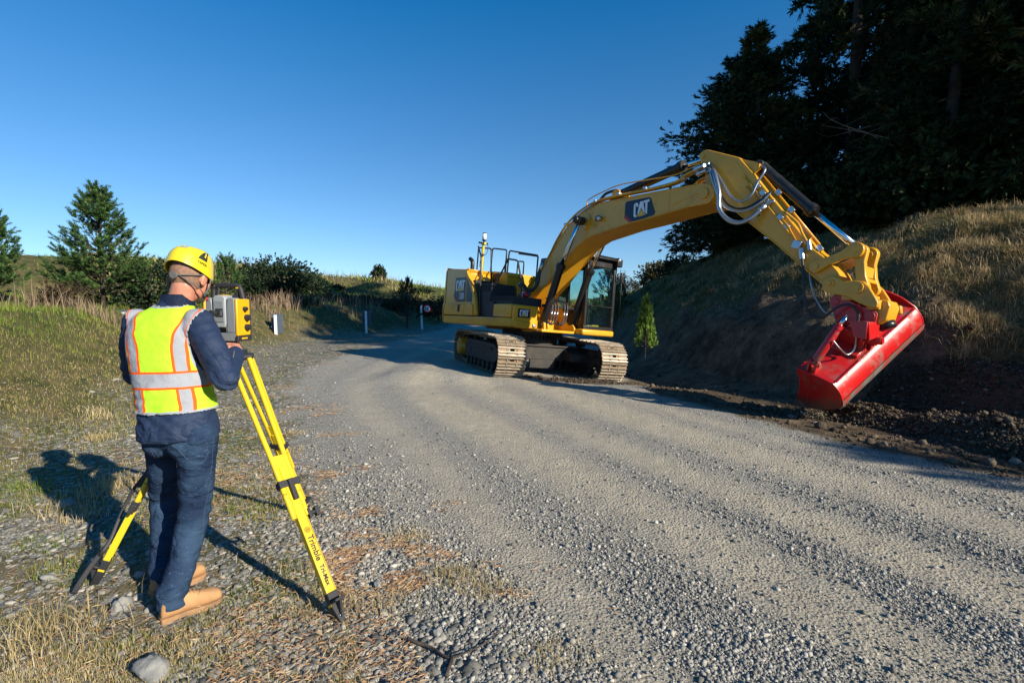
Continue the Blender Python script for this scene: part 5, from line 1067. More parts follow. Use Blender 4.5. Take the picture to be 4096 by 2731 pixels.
hose([(4.80, -.22, 3.92), (5.00, -.32, 3.72), (5.14, -.34, 3.52), (5.28, -.34, 3.32), (5.44, -.32, 3.20), (5.58, -.28, 3.27), (5.64, -.22, 3.48), (5.70, -.16, 3.66), (5.60, -.1, 3.76)], .020, mt=SG)
hose([(6.39, -.25, 2.28), (6.43, -.28, 2.14), (6.48, -.32, 1.90), (6.52, -.34, 1.68), (6.60, -.35, 1.50), (6.76, -.34, 1.46), (6.92, -.32, 1.60), (7.05, -.28, 1.63), (7.14, -.26, 1.52), (7.12, -.25, 1.38)], .017, spring=False, n=5)
hose([(6.42, -.1, 2.2), (6.50, -.18, 1.95), (6.58, -.2, 1.75), (6.72, -.22, 1.55), (6.85, -.2, 1.5)], .014, mt=SG)
# --- bucket linkage and quick coupler
def link_plate(name, pts, v0, v1, bev=.008, mt=Y_): m = MB(); m.prism(pts, v0, v1); return m.build(name, mt, EX, bevel=bev)
def bar(a, b, r0, r1, wd=None, n=10):
    """flat link outline round two pins"""
    A, B_ = Vector(a), Vector(b); d = (B_ - A); an = math.atan2(d.y, d.x); out = []
    for k in range(n + 1): t = an + math.pi / 2 + math.pi * k / n; out.append((A.x + r0 * math.cos(t), A.y + r0 * math.sin(t)))
    if wd: 
        u = Vector((-math.sin(an), math.cos(an))); out.append(tuple(A + d * .3 - u * wd)); out.append(tuple(A + d * .7 - u * wd))
    for k in range(n + 1): t = an - math.pi / 2 + math.pi * k / n; out.append((B_.x + r1 * math.cos(t), B_.y + r1 * math.sin(t)))
    if wd: out.append(tuple(A + d * .7 + u * wd)); out.append(tuple(A + d * .3 + u * wd))
    return out
for s_ in (-1, 1):
    o = link_plate('side_link', bar((6.57, 2.15), (7.03, 2.335), .085, .105, .055), s_ * .205, s_ * .26)
    for q in ((6.57, 2.15), (7.03, 2.335)): m = MB(); m.cyl((q[0], s_ * .26, q[1]), (q[0], s_ * .275, q[1]), .048, n=20); m.build('pin', Y_, o, auto=35)
m = MB(); 
for s_ in (-1, 1):
    m.prism(bar((7.06, 2.32), (7.12, 1.86), .095, .085, .055), s_ * .115, s_ * .20); m.cyl((7.06, s_ * .1, 2.32), (7.06, s_ * .205, 2.32), .05)
m.bb(7.05, 7.17, -.12, .12, 1.93, 1.98); m.bb(7.07, 7.13, -.13, .13, 2.0, 2.14)
m.build('tipping_link', Y_, EX, bevel=.01)
CP = [(6.68, 1.86), (6.68, 1.94), (6.73, 2.01), (6.81, 2.01), (6.88, 1.98), (6.95, 1.935), (7.06, 1.945), (7.16, 1.93), (7.22, 1.87), (7.31, 1.72), (7.34, 1.66), (7.33, 1.60), (7.25, 1.60), (7.12, 1.66), (6.98, 1.745), (6.88, 1.765), (6.78, 1.785), (6.72, 1.81)]
cp = None; m = MB()
for s_ in (-1, 1): m.prism(CP, s_ * .20, s_ * .255)
m.bb(7.20, 7.34, -.21, .21, 1.58, 1.70); m.prism([(7.25, 1.72), (7.40, 1.70), (7.43, 1.62), (7.40, 1.46), (7.32, 1.40), (7.24, 1.46), (7.24, 1.60)], -.14, .16); m.bb(6.9, 7.2, -.2, .2, 1.70, 1.78)
m.prism([(7.33, 1.68), (7.44, 1.66), (7.45, 1.56), (7.36, 1.54)], .16, .23); cp = m.build('quick_coupler', Y_, EX, bevel=.012)
for (q, r) in (((6.77, 1.915), .06), ((7.10, 1.85), .075)):
    for s_ in (-1, 1): m = MB(); m.cyl((q[0], s_ * .25, q[1]), (q[0], s_ * (.285 if r > .07 else .268), q[1]), r, n=22); m.cyl((q[0], s_ * .25, q[1]), (q[0], s_ * .292, q[1]), r * .5, n=18); m.build('pin', Y_, cp, auto=35)
m = MB(); m.cyl((7.33, .05, 1.44), (7.36, .05, 1.36), .10, n=16); m.build('coupler_lock', K_, cp)
# --- red tilt hitch and bucket
Rd = M_['red']; hit = MB()
RH = [(6.76, 1.68), (6.78, 1.735), (6.84, 1.765), (6.90, 1.75), (7.14, 1.62), (7.26, 1.60), (7.32, 1.53), (7.31, 1.44), (7.28, 1.34), (7.17, 1.32), (7.12, 1.42), (7.02, 1.40), (6.93, 1.34), (6.86, 1.42), (6.80, 1.57)]
for s_ in (-1, 1): hit.prism(RH, s_ * .14, s_ * .19)
hit.bb(6.98, 7.24, -.15, .15, 1.44, 1.52); hit.cyl((7.24, -.2, 1.50), (7.24, .2, 1.50), .05); hit.cyl((6.84, -.2, 1.68), (6.84, .2, 1.68), .04)
hit.cyl((7.24, -.205, 1.50), (7.24, -.19, 1.50), .062); hit.cyl((7.10, -.20, 1.60), (7.10, -.19, 1.60), .05)
ho = hit.build('tilt_hitch', Rd, EX, bevel=.010)
B0 = Vector((3.976, 6.141, .55)); bd_, b1, b2 = Vector((.789, .299, .537)), Vector((-.355, .935, 0)), Vector((-.502, -.19, .844)); Nn = Vector((-.321, -.543, .776)); ab = Vector((-.524, .784, .332))
def fr(x, y, z): m_ = Matrix((x, y, z)).transposed().to_4x4(); m_.translation = B0; return RT.inverted() @ m_
FB = fr(bd_, b1, b2); FT = fr(bd_, ab, Nn); W = 1.72
out = [(.42, .175), (.28, .128), (.15, .075), (.02, .010), (0, 0), (-.025, -.06), (-.042, -.12), (-.045, -.18), (-.035, -.25), (0, -.33), (.06, -.395), (.16, -.445), (.28, -.475), (.42, -.50), (.62, -.50), (.73, -.49)]
nrm_in = []
for i, p in enumerate(out):
    a = Vector(out[max(0, i - 1)]); b = Vector(out[min(len(out) - 1, i + 1)]); t = (b - a).normalized(); nrm_in.append((p[0] - t.y * .022 * 1, p[1] + t.x * .022))
m = MB(FB); shell = out + nrm_in[::-1]; m.prism(shell, 0, W, axis=0)
bk = m.build('bucket', Rd, EX, auto=40)
endp = out + [(.60, -.30), (.51, -.15), (.47, -.05), (.44, .04), (.44, .12)]
ep = [(p[0] + (.012 if p[0] > .3 else -.004), p[1]) for p in endp]
for x0_, x1_, nm in ((-.022, -.001, 'end_plate'), (W + .001, W + .022, 'end_plate')):
    m = MB(FB); pp = [(.28, .24), (.12, .13)] ; q = list(ep)
    if x0_ > 0: q = [(.30, .27), (.28, .27), (.11, .155), (-.01, .01)] + ep[5:]
    m.prism(q, x0_, x1_, axis=0)
    if x0_ < 0: m.tube([(-.024, a, z) for a, z in [(.27, .12), (.38, -.17), (.47, -.33), (.49, -.47)]], .012, 6)
    m.build(nm, M_['redmud'], bk, bevel=.005)
m = MB(FB); m.bb(.02, W - .02, -.03, .0, -.012, .006); m.build('shell_seam', Rd, bk, bevel=.004)
m = MB(FB); lip = [(-.034, -.265), (-.012, -.315), (.0, -.338), (.06, -.402), (.05, -.418), (-.01, -.352), (-.036, -.29), (-.042, -.265)]; m.prism(lip, -.02, W + .02, axis=0); m.build('heel_wear_plate', M_['rededge'], bk, auto=40)
m = MB(FB); m.prism([(.55, -.505), (.78, -.495), (.80, -.51), (.55, -.53)], -.01, W + .01, axis=0); m.prism([(.50, -.51), (.80, -.50), (.62, -.38)], -.03, -.022, axis=0); m.build('cutting_edge', M_['rededge'], bk, auto=40)
# mounting frame on the bucket's back
m = MB(FT)
m.prism([(.60, 0), (1.02, 0), (.96, .27), (.86, .33), (.66, .33), (.62, .2)], .34, .39, axis=1); m.prism([(.60, 0), (1.02, 0), (.98, .30), (.66, .33), (.62, .2)], .03, .08, axis=1)
m.bb(.50, .66, .02, .40, .0, .05); m.bb(.66, .72, .02, .38, .0, .26); m.build('tilt_mount', Rd, bk, bevel=.01)
m = MB(FT); m.cyl((.80, -.03, .10), (.80, .42, .10), .062, n=24); m.cyl((.80, -.05, .10), (.80, -.03, .10), .05, n=24); m.bb(.74, .86, -.01, .03, 0, .12); m.build('tilt_pin_boss', Rd, bk, auto=35)
m = MB(); m.prism([(-.39, 1.42), (.16, 1.43), (.08, 1.31), (.0, 1.255), (-.32, 1.19)], 7.29, 7.31, axis=0); m.prism([(7.10, 1.42), (7.30, 1.42), (7.30, 1.20), (7.16, 1.22)], -.40, -.385); m.build('guard_plate', Rd, ho, bevel=.006)
m = MB(); m.cyl((7.22, -.12, 1.20), (7.37, -.12, 1.20), .052, n=22); m.cyl((7.37, -.12, 1.20), (7.385, -.12, 1.20), .040, n=22); m.build('tilt_pin', Rd, ho, auto=35)
m = MB(FT); m.prism([(.0, 0), (.16, 0), (.12, .12), (.08, .15), (.04, .12)], .24, .27, axis=1); m.prism([(.0, 0), (.16, 0), (.12, .12), (.08, .15), (.04, .12)], .33, .36, axis=1); m.cyl((.08, .22, .10), (.08, .38, .10), .03); m.build('cylinder_lug', Rd, bk, bevel=.006)
m = MB(FT); m.tube([(.10, .30, .11), (.13, .30, .13), (.50, .285, .36), (.50, .285, .36), (.55, .283, .39)], [.03, .052, .052, .058, .058], 18); tc_ = m.build('tilt_cylinder', Rd, EX, auto=35)
m = MB(FT); m.cyl((.55, .283, .39), (.68, .28, .47), .028); m.build('rod', M_['steelrod'], tc_)
def ft(p): return tuple(FT @ Vector(p))
hose([ft((.35, .24, .32)), ft((.36, .16, .22)), ft((.42, .10, .10)), ft((.52, .08, .10)), ft((.60, .10, .2)), ft((.64, .15, .34))], .012, mt=SG)

# ------------------------------------------------------------------ surveyor
from mathutils.bvhtree import BVHTree
def dirs(az): a = R_(az); return Vector((math.sin(a), math.cos(a), 0)), Vector((math.cos(a), -math.sin(a), 0))
def ring(c, F, Rv, a, b, n=28, e=2.3, up=None):
    out = []
    for k in range(n):
        t = 2 * math.pi * k / n; x = math.copysign(abs(math.cos(t)) ** (2 / e), math.cos(t)) * a; y = math.copysign(abs(math.sin(t)) ** (2 / e), math.sin(t)) * b
        out.append(Vector(c) + Rv * x + F * y)
    return out
def caps(m, pts, rs):
    for i in range(len(pts) - 1):
        m.tube([pts[i], pts[i + 1]], [rs[i], rs[i + 1]], 16)
    for p, r in zip(pts, rs): m.ell(p, (r, r, r), 14, 10)
def solidify(m, vox, it, name, mats, fac=.5):
    me = m.mesh('tmp', mats); o = link('tmp', me); r = o.modifiers.new('r', 'REMESH'); r.mode = 'VOXEL'; r.voxel_size = vox; r.use_smooth_shade = True
    s = o.modifiers.new('s', 'SMOOTH'); s.iterations = it; s.factor = fac
    dg = bpy.context.evaluated_depsgraph_get(); dg.update(); out = bpy.data.meshes.new_from_object(o.evaluated_get(dg)); bpy.data.objects.remove(o); out.name = name
    out.materials.clear(); 
    for mm in (mats if isinstance(mats, list) else [mats]): out.materials.append(mm)
    out.polygons.foreach_set('use_smooth', [True] * len(out.polygons)); return out
def displace(me, fn):
    n = len(me.vertices); co = np.empty(n * 3, np.float32); no = np.empty(n * 3, np.float32); me.vertices.foreach_get('co', co); me.vertex_normals.foreach_get('vector', no)
    co = co.reshape(-1, 3); no = no.reshape(-1, 3); d = np.array([fn(Vector(p)) for p in co.tolist()], np.float32); co = co + no * d[:, None]
    me.vertices.foreach_set('co', co.ravel()); me.update()
TF, TR = dirs(-7)                               # torso
PF, PR = dirs(-2)                                # pelvis
HF0, HR = dirs(6); HF = (HF0 * math.cos(R_(14)) + Vector((0, 0, -1)) * math.sin(R_(14))).normalized(); HU = HR.cross(HF).normalized()
HC = Vector((-1.712, 2.68, 1.655))
def hp(r, f, u): return HC + HR * r + HF * f + HU * u
RS, RE, RW = Vector((-1.618, 2.585, 1.405)), Vector((-1.435, 2.49, 1.135)), Vector((-1.500, 2.70, 1.238))
LS, LE, LW = Vector((-1.935, 2.595, 1.405)), Vector((-2.03, 2.69, 1.14)), Vector((-1.80, 2.85, 1.225))
RH_, RK, RA = Vector((-1.605, 2.475, .86)), Vector((-1.622, 2.50, .47)), Vector((-1.635, 2.335, .09))
LH_, LK, LA = Vector((-1.795, 2.555, .86)), Vector((-1.905, 2.68, .46)), Vector((-1.835, 2.55, .09))
# body: one continuous skin from head to feet
m = MB()
rot = Matrix((HR, HF, HU)).transposed().to_4x4()
m.ell(hp(0, -.005, .01), (.076, .097, .105), 26, 18, rot=rot); m.ell(hp(0, .035, -.055), (.058, .062, .068), 20, 12, rot=rot); m.ell(hp(0, .07, -.09), (.028, .026, .024), 12, 8, rot=rot)
m.tube([hp(0, .088, .012), hp(0, .108, -.035)], [.009, .016], 10); m.ell(hp(0, .108, -.036), (.015, .014, .011), 12, 8, rot=rot)
m.ell(hp(0, .092, -.066), (.024, .010, .0075), 12, 8, rot=rot); m.ell(hp(0, .089, -.078), (.020, .010, .007), 12, 8, rot=rot); m.ell(hp(0, .082, .022), (.05, .016, .012), 14, 8, rot=rot)
for s_ in (-1, 1):
    m.ell(hp(s_ * .082, .0, -.018), (.010, .024, .036), 14, 12, rot=rot @ Matrix.Rotation(R_(-10), 4, 'X')); m.ell(hp(s_ * .088, -.012, -.010), (.008, .012, .026), 12, 10, rot=rot); m.ell(hp(s_ * .045, .07, -.03), (.022, .018, .018), 12, 8, rot=rot)
caps(m, [Vector((-1.765, 2.63, 1.40)), Vector((-1.745, 2.645, 1.53)), hp(0, -.03, -.06)], [.07, .060, .058])
m.loft([ring((-1.70, 2.52, .84), PF, PR, .145, .10), ring((-1.73, 2.54, 1.02), TF, TR, .13, .09), ring((-1.775, 2.575, 1.28), TF, TR, .15, .10), ring((-1.785, 2.59, 1.41), TF, TR, .13, .08)])
caps(m, [LS, LE, LW], [.05, .040, .026]); caps(m, [RS, RE, RW], [.05, .040, .026])
caps(m, [RH_, RK, RA + Vector((0, 0, -.02))], [.085, .055, .038]); caps(m, [LH_, LK, LA + Vector((0, 0, -.02))], [.085, .055, .038])
caps(m, [RA, RA + Vector((.09, .10, -.05))], [.036, .026]); caps(m, [LA, LA + Vector((.07, .12, -.05))], [.036, .026])
def hand(m, Wp, h, c, nrm, s_thumb, curl=.75):
    h, c, nrm = h.normalized(), c.normalized(), nrm.normalized()
    m.ell(Wp + h * .045, (.040, .046, .017), 16, 10, rot=Matrix((c, h, nrm)).transposed().to_4x4()); caps(m, [Wp - h * .02, Wp + h * .02], [.026, .027])
    for i, ln in enumerate((.92, 1.05, 1.0, .80)):
        k = Wp + h * (.082 - abs(i - 1.3) * .004) + c * ((i - 1.5) * .021) + nrm * .004; d = h.copy(); P = [Wp + h * .04 + c * ((i - 1.5) * .016), k]
        for j, L in enumerate((.040, .025, .020)):
            d = (d * math.cos(curl * (.55 + .35 * j)) - nrm * math.sin(curl * (.55 + .35 * j))).normalized(); P.append(P[-1] + d * L * ln)
        caps(m, P, [.0115, .0110, .0095, .0085, .0075])
    t0 = Wp + h * .02 + c * s_thumb * .028; caps(m, [t0, t0 + h * .028 + c * s_thumb * .020 - nrm * .010, t0 + h * .052 + c * s_thumb * .020 - nrm * .024, t0 + h * .068 + c * s_thumb * .012 - nrm * .034], [.014, .0125, .0105, .009])
hand(m, Vector((-1.512, 2.735, 1.262)), Vector((-.62, .60, .22)), Vector((.70, .66, -.10)), Vector((.25, -.35, .9)), -1, .8)
hand(m, Vector((-1.775, 2.87, 1.235)), Vector((.75, .30, .30)), Vector((.35, -.85, .0)), Vector((-.3, -.1, .95)), -1, .8)
body = link('person', solidify(m, .0055, 5, 'person', M_['skin'], .5)); tag(body, 'surveyor in yellow helmet, hi-vis vest, navy jacket and jeans, bending to the tripod instrument', 'person')
# hair: short crop below the helmet
m = MB(); m.ell(hp(0, -.016, .006), (.0795, .092, .103), 28, 20, rot=rot)
me = m.mesh('hair', M_['hair']); bmm = __import__('bmesh').new(); bmm.from_mesh(me); 
for v in list(bmm.verts):
    q = v.co - HC
    if q.dot(HF) > .03 or q.dot(HU) < -.075 - .5 * max(0, q.dot(HF) + .04): bmm.verts.remove(v)
bmm.to_mesh(me); bmm.free(); link('hair', me, body)
# trousers
m = MB()
m.loft([ring((-1.70, 2.52, .80), PF, PR, .155, .12), ring((-1.70, 2.515, .88), PF, PR, .160, .13), ring((-1.70, 2.52, .97), PF, PR, .145, .11)])
m.ell((-1.635, 2.455, .82), (.085, .08, .085)); m.ell((-1.765, 2.475, .82), (.085, .08, .085))
RC, LC_ = RA + Vector((.0, -.012, -.018)), LA + Vector((.0, -.01, -.016))
caps(m, [RH_ + Vector((.02, .01, -.02)), lerp(RH_, RK, .5) + Vector((.01, .005, 0)), RK, lerp(RK, RA, .55), RC + Vector((0, 0, .05))], [.096, .085, .074, .065, .063])
caps(m, [LH_ + Vector((-.01, .01, -.02)), lerp(LH_, LK, .5), LK, lerp(LK, LA, .55), LC_ + Vector((0, 0, .05))], [.094, .084, .073, .064, .062])
m.tube([RC + Vector((0, 0, .09)), RC - Vector((0, 0, .01))], [.066, .070], 20); m.tube([LC_ + Vector((0, 0, .09)), LC_ - Vector((0, 0, .01))], [.064, .068], 20)
tm = solidify(m, .008, 6, 'trousers', M_['denim'])
def fold(p):
    z = p.z; k = 0
    for zc, wd, am in ((.50, .10, .007), (.40, .07, .006), (.74, .07, .004), (.20, .10, .005), (.12, .05, .005)):
        k += am * math.exp(-((z - zc) / wd) ** 2)
    w_ = math.sin((z * 95) + p.x * 26 + 3.2 * mnoise.noise(Vector((p.x * 9, p.y * 9, z * 6)))) * k * (.6 + .7 * mnoise.noise(Vector((p.x * 14, p.y * 14, z * 5))))
    return w_ + .006 * mnoise.noise(Vector((p.x * 16, p.y * 16, z * 9))) + .0025 * mnoise.noise(Vector((p.x * 50, p.y * 50, z * 30)))
displace(tm, lambda p: fold(p) * .55); trous = link('trousers', tm, body)
def surf(me):
    me.calc_loop_triangles(); return BVHTree.FromPolygons([v.co.copy() for v in me.vertices], [tuple(t.vertices) for t in me.loop_triangles])
EYE = Vector((0, 0, 1.5))
def from_back(bv, px, py, lift=.002):
    """point of a garment where the photo's ray from the camera station meets it"""
    d = Vector(((px - 1176) / 1150, 1, 0)); u = (784 - py) / 1150; s, c = math.sin(R_(4.08)), math.cos(R_(4.08)); d = Vector((d.x, c + u * s, -s + u * c)).normalized()
    h = bv.ray_cast(EYE, d); return h[0] + h[1] * lift if h[0] else None
bvt = surf(tm)
def seam(name, bv, P, par, mt, r=.0012, lift=.0012):
    out = []
    for i in range(len(P) - 1):
        for k in range(8):
            q = from_back(bv, lerp(P[i][0], P[i + 1][0], k / 8), lerp(P[i][1], P[i + 1][1], k / 8), lift)
            if q: out.append(q)
    if len(out) > 2: m = MB(); m.tube(out, r, 5); m.build(name, mt, par)
seam('pocket_stitching', bvt, [(404, 1012), (415, 1040), (442, 1065), (470, 1058), (478, 1040), (474, 1010)], trous, M_['stitch'])
seam('pocket_stitching', bvt, [(345, 1010), (346, 1030), (356, 1052), (366, 1048)], trous, M_['stitch'])
seam('side_seam', bvt, [(490, 1005), (487, 1060), (480, 1120), (470, 1170), (462, 1250), (452, 1350), (447, 1390)], trous, M_['stitch'], .001)
seam('yoke_seam', bvt, [(330, 1005), (365, 1048), (385, 1020), (404, 1010)], trous, M_['stitch'], .001)
seam('cuff_hem', bvt, [(384, 1385), (400, 1388), (425, 1382), (446, 1368)], trous, M_['stitch'], .001)
# jacket
m = MB()
m.loft([ring(c, F_, R2, a, b) for c, F_, R2, a, b in (((-1.695, 2.51, .835), PF, PR, .180, .155), ((-1.695, 2.51, .90), PF, PR, .178, .145), ((-1.712, 2.53, 1.0), TF, TR, .170, .128), ((-1.742, 2.55, 1.12), TF, TR, .170, .124),
      ((-1.770, 2.57, 1.26), TF, TR, .176, .124), ((-1.785, 2.585, 1.36), TF, TR, .182, .122), ((-1.788, 2.60, 1.43), TF, TR, .160, .100), ((-1.782, 2.615, 1.475), TF, TR, .105, .078), ((-1.765, 2.63, 1.51), TF, TR, .076, .072), ((-1.757, 2.637, 1.545), TF, TR, .070, .072))])
for S_ in (RS, LS): m.ell(S_ - Vector((0, 0, .005)), (.078, .075, .072))
caps(m, [RS, lerp(RS, RE, .5) + Vector((.01, -.01, 0)), RE, lerp(RE, RW, .5), RW], [.076, .071, .064, .056, .044]); caps(m, [LS, lerp(LS, LE, .5) + Vector((-.01, 0, 0)), LE, lerp(LE, LW, .5), LW], [.076, .071, .064, .056, .044])
jm = solidify(m, .008, 7, 'jacket', M_['jacket'])
def jf(p):
    q = mnoise.noise(Vector((p.x * 9, p.y * 9, p.z * 11))); e = math.exp(-((p - RE).length / .11) ** 2) + math.exp(-((p - LE).length / .11) ** 2) + .8 * math.exp(-((p - RS).length / .10) ** 2) + .6 * math.exp(-((p.z - .93) / .07) ** 2)
    return .007 * q + .0028 * mnoise.noise(Vector((p.x * 30, p.y * 30, p.z * 34))) + .006 * e * math.sin(p.z * 90 + p.x * 60 + 4 * q)
displace(jm, jf); jk = link('jacket', jm, body)
bvj = surf(jm)
m = MB(); 
for k in range(2): m.loft([[Vector(p) + Vector((0, 0, z)) for p in ring((-1.757, 2.639, 1.53), TF, TR, r_, r_ + .004, 30)] for z, r_ in ((-.03, .079), (.0, .072), (.028, .069), (.028, .064), (-.03, .066))], caps=False)
m.build('collar', M_['jacket'], jk)
seam('sleeve_seam', bvj, [(462, 775), (485, 805), (505, 835), (520, 868), (530, 885)], jk, M_['jacket'], .0022, .0)
seam('cuff_zip', bvj, [(538, 806), (535, 822)], jk, M_['strap'], .004)
# vest: lies on the jacket, cut out at the arms, with its bands worked out in the cloth
n = len(jm.vertices); co = np.empty(n * 3, np.float32); no = np.empty(n * 3, np.float32); jm.vertices.foreach_get('co', co); jm.vertex_normals.foreach_get('vector', no); co = co.reshape(-1, 3); no = no.reshape(-1, 3)
cx = np.interp(co[:, 2], [.9, 1.0, 1.12, 1.26, 1.36, 1.5], [-1.70, -1.715, -1.745, -1.77, -1.785, -1.775]); cy = np.interp(co[:, 2], [.9, 1.0, 1.12, 1.26, 1.36, 1.5], [2.52, 2.53, 2.55, 2.57, 2.585, 2.61])
ss_ = (co[:, 0] - cx) * TR.x + (co[:, 1] - cy) * TR.y; ff_ = (co[:, 0] - cx) * TF.x + (co[:, 1] - cy) * TF.y; z_ = co[:, 2]
lim = np.interp(z_, [1.02, 1.10, 1.17, 1.24, 1.34, 1.42, 1.47], [.30, .205, .168, .150, .150, .168, .19])
torso_d = np.abs(ss_)
armtest = np.where((z_ < 1.14) & (torso_d > .187), 1, 0)      # forearm and elbow are not vest
edge_d = np.minimum.reduce([lim - torso_d, (z_ - .972), np.interp(torso_d, [0, .07, .11, .2], [1.492, 1.497, 1.53, 1.6]) - z_])
edge_d = np.where(armtest == 1, -.01, edge_d)
pol = np.array([list(p.vertices) for p in jm.polygons]); ok = (edge_d[pol] > -.003).all(1); pol = pol[ok]; used, inv = np.unique(pol, return_inverse=True)
P = co[used] + no[used] * .007; Pin = co[used] + no[used] * .0035
# wrinkles of loose mesh cloth
wr = np.array([.0035 * mnoise.noise(Vector((p[0] * 12, p[1] * 12, p[2] * 7))) + .0022 * math.sin(p[2] * 130 + 5 * mnoise.noise(Vector((p[0] * 8, p[1] * 8, p[2] * 4)))) * math.exp(-((p[2] - 1.03) / .05) ** 2) for p in P.tolist()], np.float32)
P = P + no[used] * (wr[:, None] + .0025 * (1 - np.clip((P[:, 2:3] - .97) / .12, 0, 1)) * 2)
si = np.interp(z_[used], [.9, 1.3, 1.38, 1.46, 1.6], [.072, .072, .088, .115, .13]); at_ = {'band': np.abs(ss_[used]) - si, 'hgt': z_[used], 'trim': edge_d[used]}
def vest_mat():
    m = bpy.data.materials.new('hi_vis_mesh_cloth'); m.use_nodes = True; n = m.node_tree; b = n.nodes['Principled BSDF']; L = n.links.new
    def A(a): q = n.nodes.new('ShaderNodeAttribute'); q.attribute_name = a; return q.outputs['Fac']
    def mth(op, a, c):
        q = n.nodes.new('ShaderNodeMath'); q.operation = op
        for i, v in enumerate((a, c)):
            if isinstance(v, float): q.inputs[i].default_value = v
            else: L(v, q.inputs[i])
        return q.outputs[0]
    def inside(x, lo, hi): return mth('MULTIPLY', mth('GREATER_THAN', x, lo), mth('LESS_THAN', x, hi))
    def mix(f, a, c):
        q = n.nodes.new('ShaderNodeMix'); q.data_type = 'RGBA'; L(f, q.inputs[0])
        for i, v in ((6, a), (7, c)):
            if isinstance(v, tuple): q.inputs[i].default_value = (*v, 1)
            else: L(v, q.inputs[i])
        return q.outputs[2]
    tc = n.nodes.new('ShaderNodeTexCoord'); nz = n.nodes.new('ShaderNodeTexNoise'); nz.inputs['Scale'].default_value = 7; L(tc.outputs['Object'], nz.inputs['Vector'])
    lime = mix(nz.outputs[0], (.34, .62, .015), (.42, .70, .04)); org = (.85, .10, .006); gr = mix(nz.outputs[0], (.22, .24, .27), (.36, .37, .40))
    bnd, hg, tr = A('band'), A('hgt'), A('trim')
    c = mix(inside(bnd, .0, .066), lime, org); c = mix(inside(bnd, .012, .054), c, gr)
    c = mix(inside(hg, 1.088, 1.176), c, org); c = mix(inside(hg, 1.099, 1.165), c, gr); c = mix(mth('LESS_THAN', tr, .0105), c, gr)
    L(c, b.inputs['Base Color']); b.inputs['Roughness'].default_value = .75; b.inputs['Specular IOR Level'].default_value = .25
    v = n.nodes.new('ShaderNodeTexVoronoi'); v.inputs['Scale'].default_value = 260; L(tc.outputs['Object'], v.inputs['Vector']); n2 = n.nodes.new('ShaderNodeTexNoise'); n2.inputs['Scale'].default_value = 38; n2.inputs['Detail'].default_value = 4; L(tc.outputs['Object'], n2.inputs['Vector'])
    h = mth('ADD', mth('MULTIPLY', v.outputs['Distance'], .25), mth('MULTIPLY', n2.outputs[0], 1.6)); bp = n.nodes.new('ShaderNodeBump'); bp.inputs['Distance'].default_value = .004; bp.inputs['Strength'].default_value = .7; L(h, bp.inputs['Height']); L(bp.outputs[0], b.inputs['Normal'])
    return m
M_['vest'] = vest_mat(); link('vest', fast_mesh('vest', P, inv.reshape(-1, 4), M_['vest'], at_, smooth=True), body)
vo = [o for o in body.children if o.name.startswith('vest')][0]; sl = vo.modifiers.new('thick', 'SOLIDIFY'); sl.thickness = .003; sl.offset = -1
# boots
def boot(hx, hy, az, name='boot'):
    F_, R2 = dirs(az); O = Vector((hx, hy, 0)); L = .285; MS = Matrix.Diagonal((.93, .93, .93, 1))
    MM = Matrix((F_, -R2, Vector((0, 0, 1)))).transposed().to_4x4(); MM.translation = O; MM = MM @ MS
    outl = [(.0, .026), (.005, .034), (.05, .038), (.10, .036), (.16, .045), (.21, .051), (.25, .046), (.275, .032), (.286, .012)]
    def rg(x, w, z0, h, n=18, e=2.4):
        return [(x, math.copysign(abs(math.cos(t)) ** (2 / e), math.cos(t)) * w, z0 + h / 2 + math.copysign(abs(math.sin(t)) ** (2 / e), math.sin(t)) * h / 2) for t in [2 * math.pi * k / n for k in range(n)]]
    m = MB(MM)
    m.loft([rg(x, w, .028, h) for x, w, h in ((.004, .020, .05), (.012, .032, .085), (.05, .038, .115), (.10, .038, .115), (.14, .040, .095), (.18, .044, .080), (.215, .047, .070), (.245, .044, .064), (.268, .034, .054), (.282, .016, .034))])
    m.loft([[(.052 + math.cos(t) * a, math.sin(t) * b, z) for t in [2 * math.pi * k / 20 for k in range(20)]] for a, b, z in ((.048, .035, .07), (.046, .036, .11), (.040, .034, .14))])
    o = m.build(name, M_['boot'], body)
    m = MB(MM); full = [(x, -w) for x, w in outl] + [(x, w) for x, w in outl[::-1]]; m.prism([(x, y * 1.06) for x, y in full], .012, .036, axis=2)
    m.prism([(x, y * 1.02) for x, y in full if x < .09] + [], .0, .013, axis=2); m.prism([(.115, -.036), (.16, -.046), (.21, -.052), (.25, -.047), (.275, -.033), (.287, 0), (.275, .033), (.25, .047), (.21, .052), (.16, .046), (.115, .036)], .0, .013, axis=2)
    m.build('sole', M_['sole'], o, bevel=.003)
    m = MB(MM)
    for k in range(4): x = .115 + k * .017; z = .143 - k * .011; m.tube(spline([(x, -.022, z - .008), (x + .004, 0, z + .004), (x, .022, z - .008)]), .0022, 5)
    m.tube(spline([(.15, -.038, .085), (.17, -.03, .105), (.185, 0, .112), (.17, .03, .105), (.15, .038, .085)]), .0014, 5)
    m.build('laces', M_['sole'], o)
boot(-1.662, 2.262, 44); boot(-1.862, 2.475, 36)
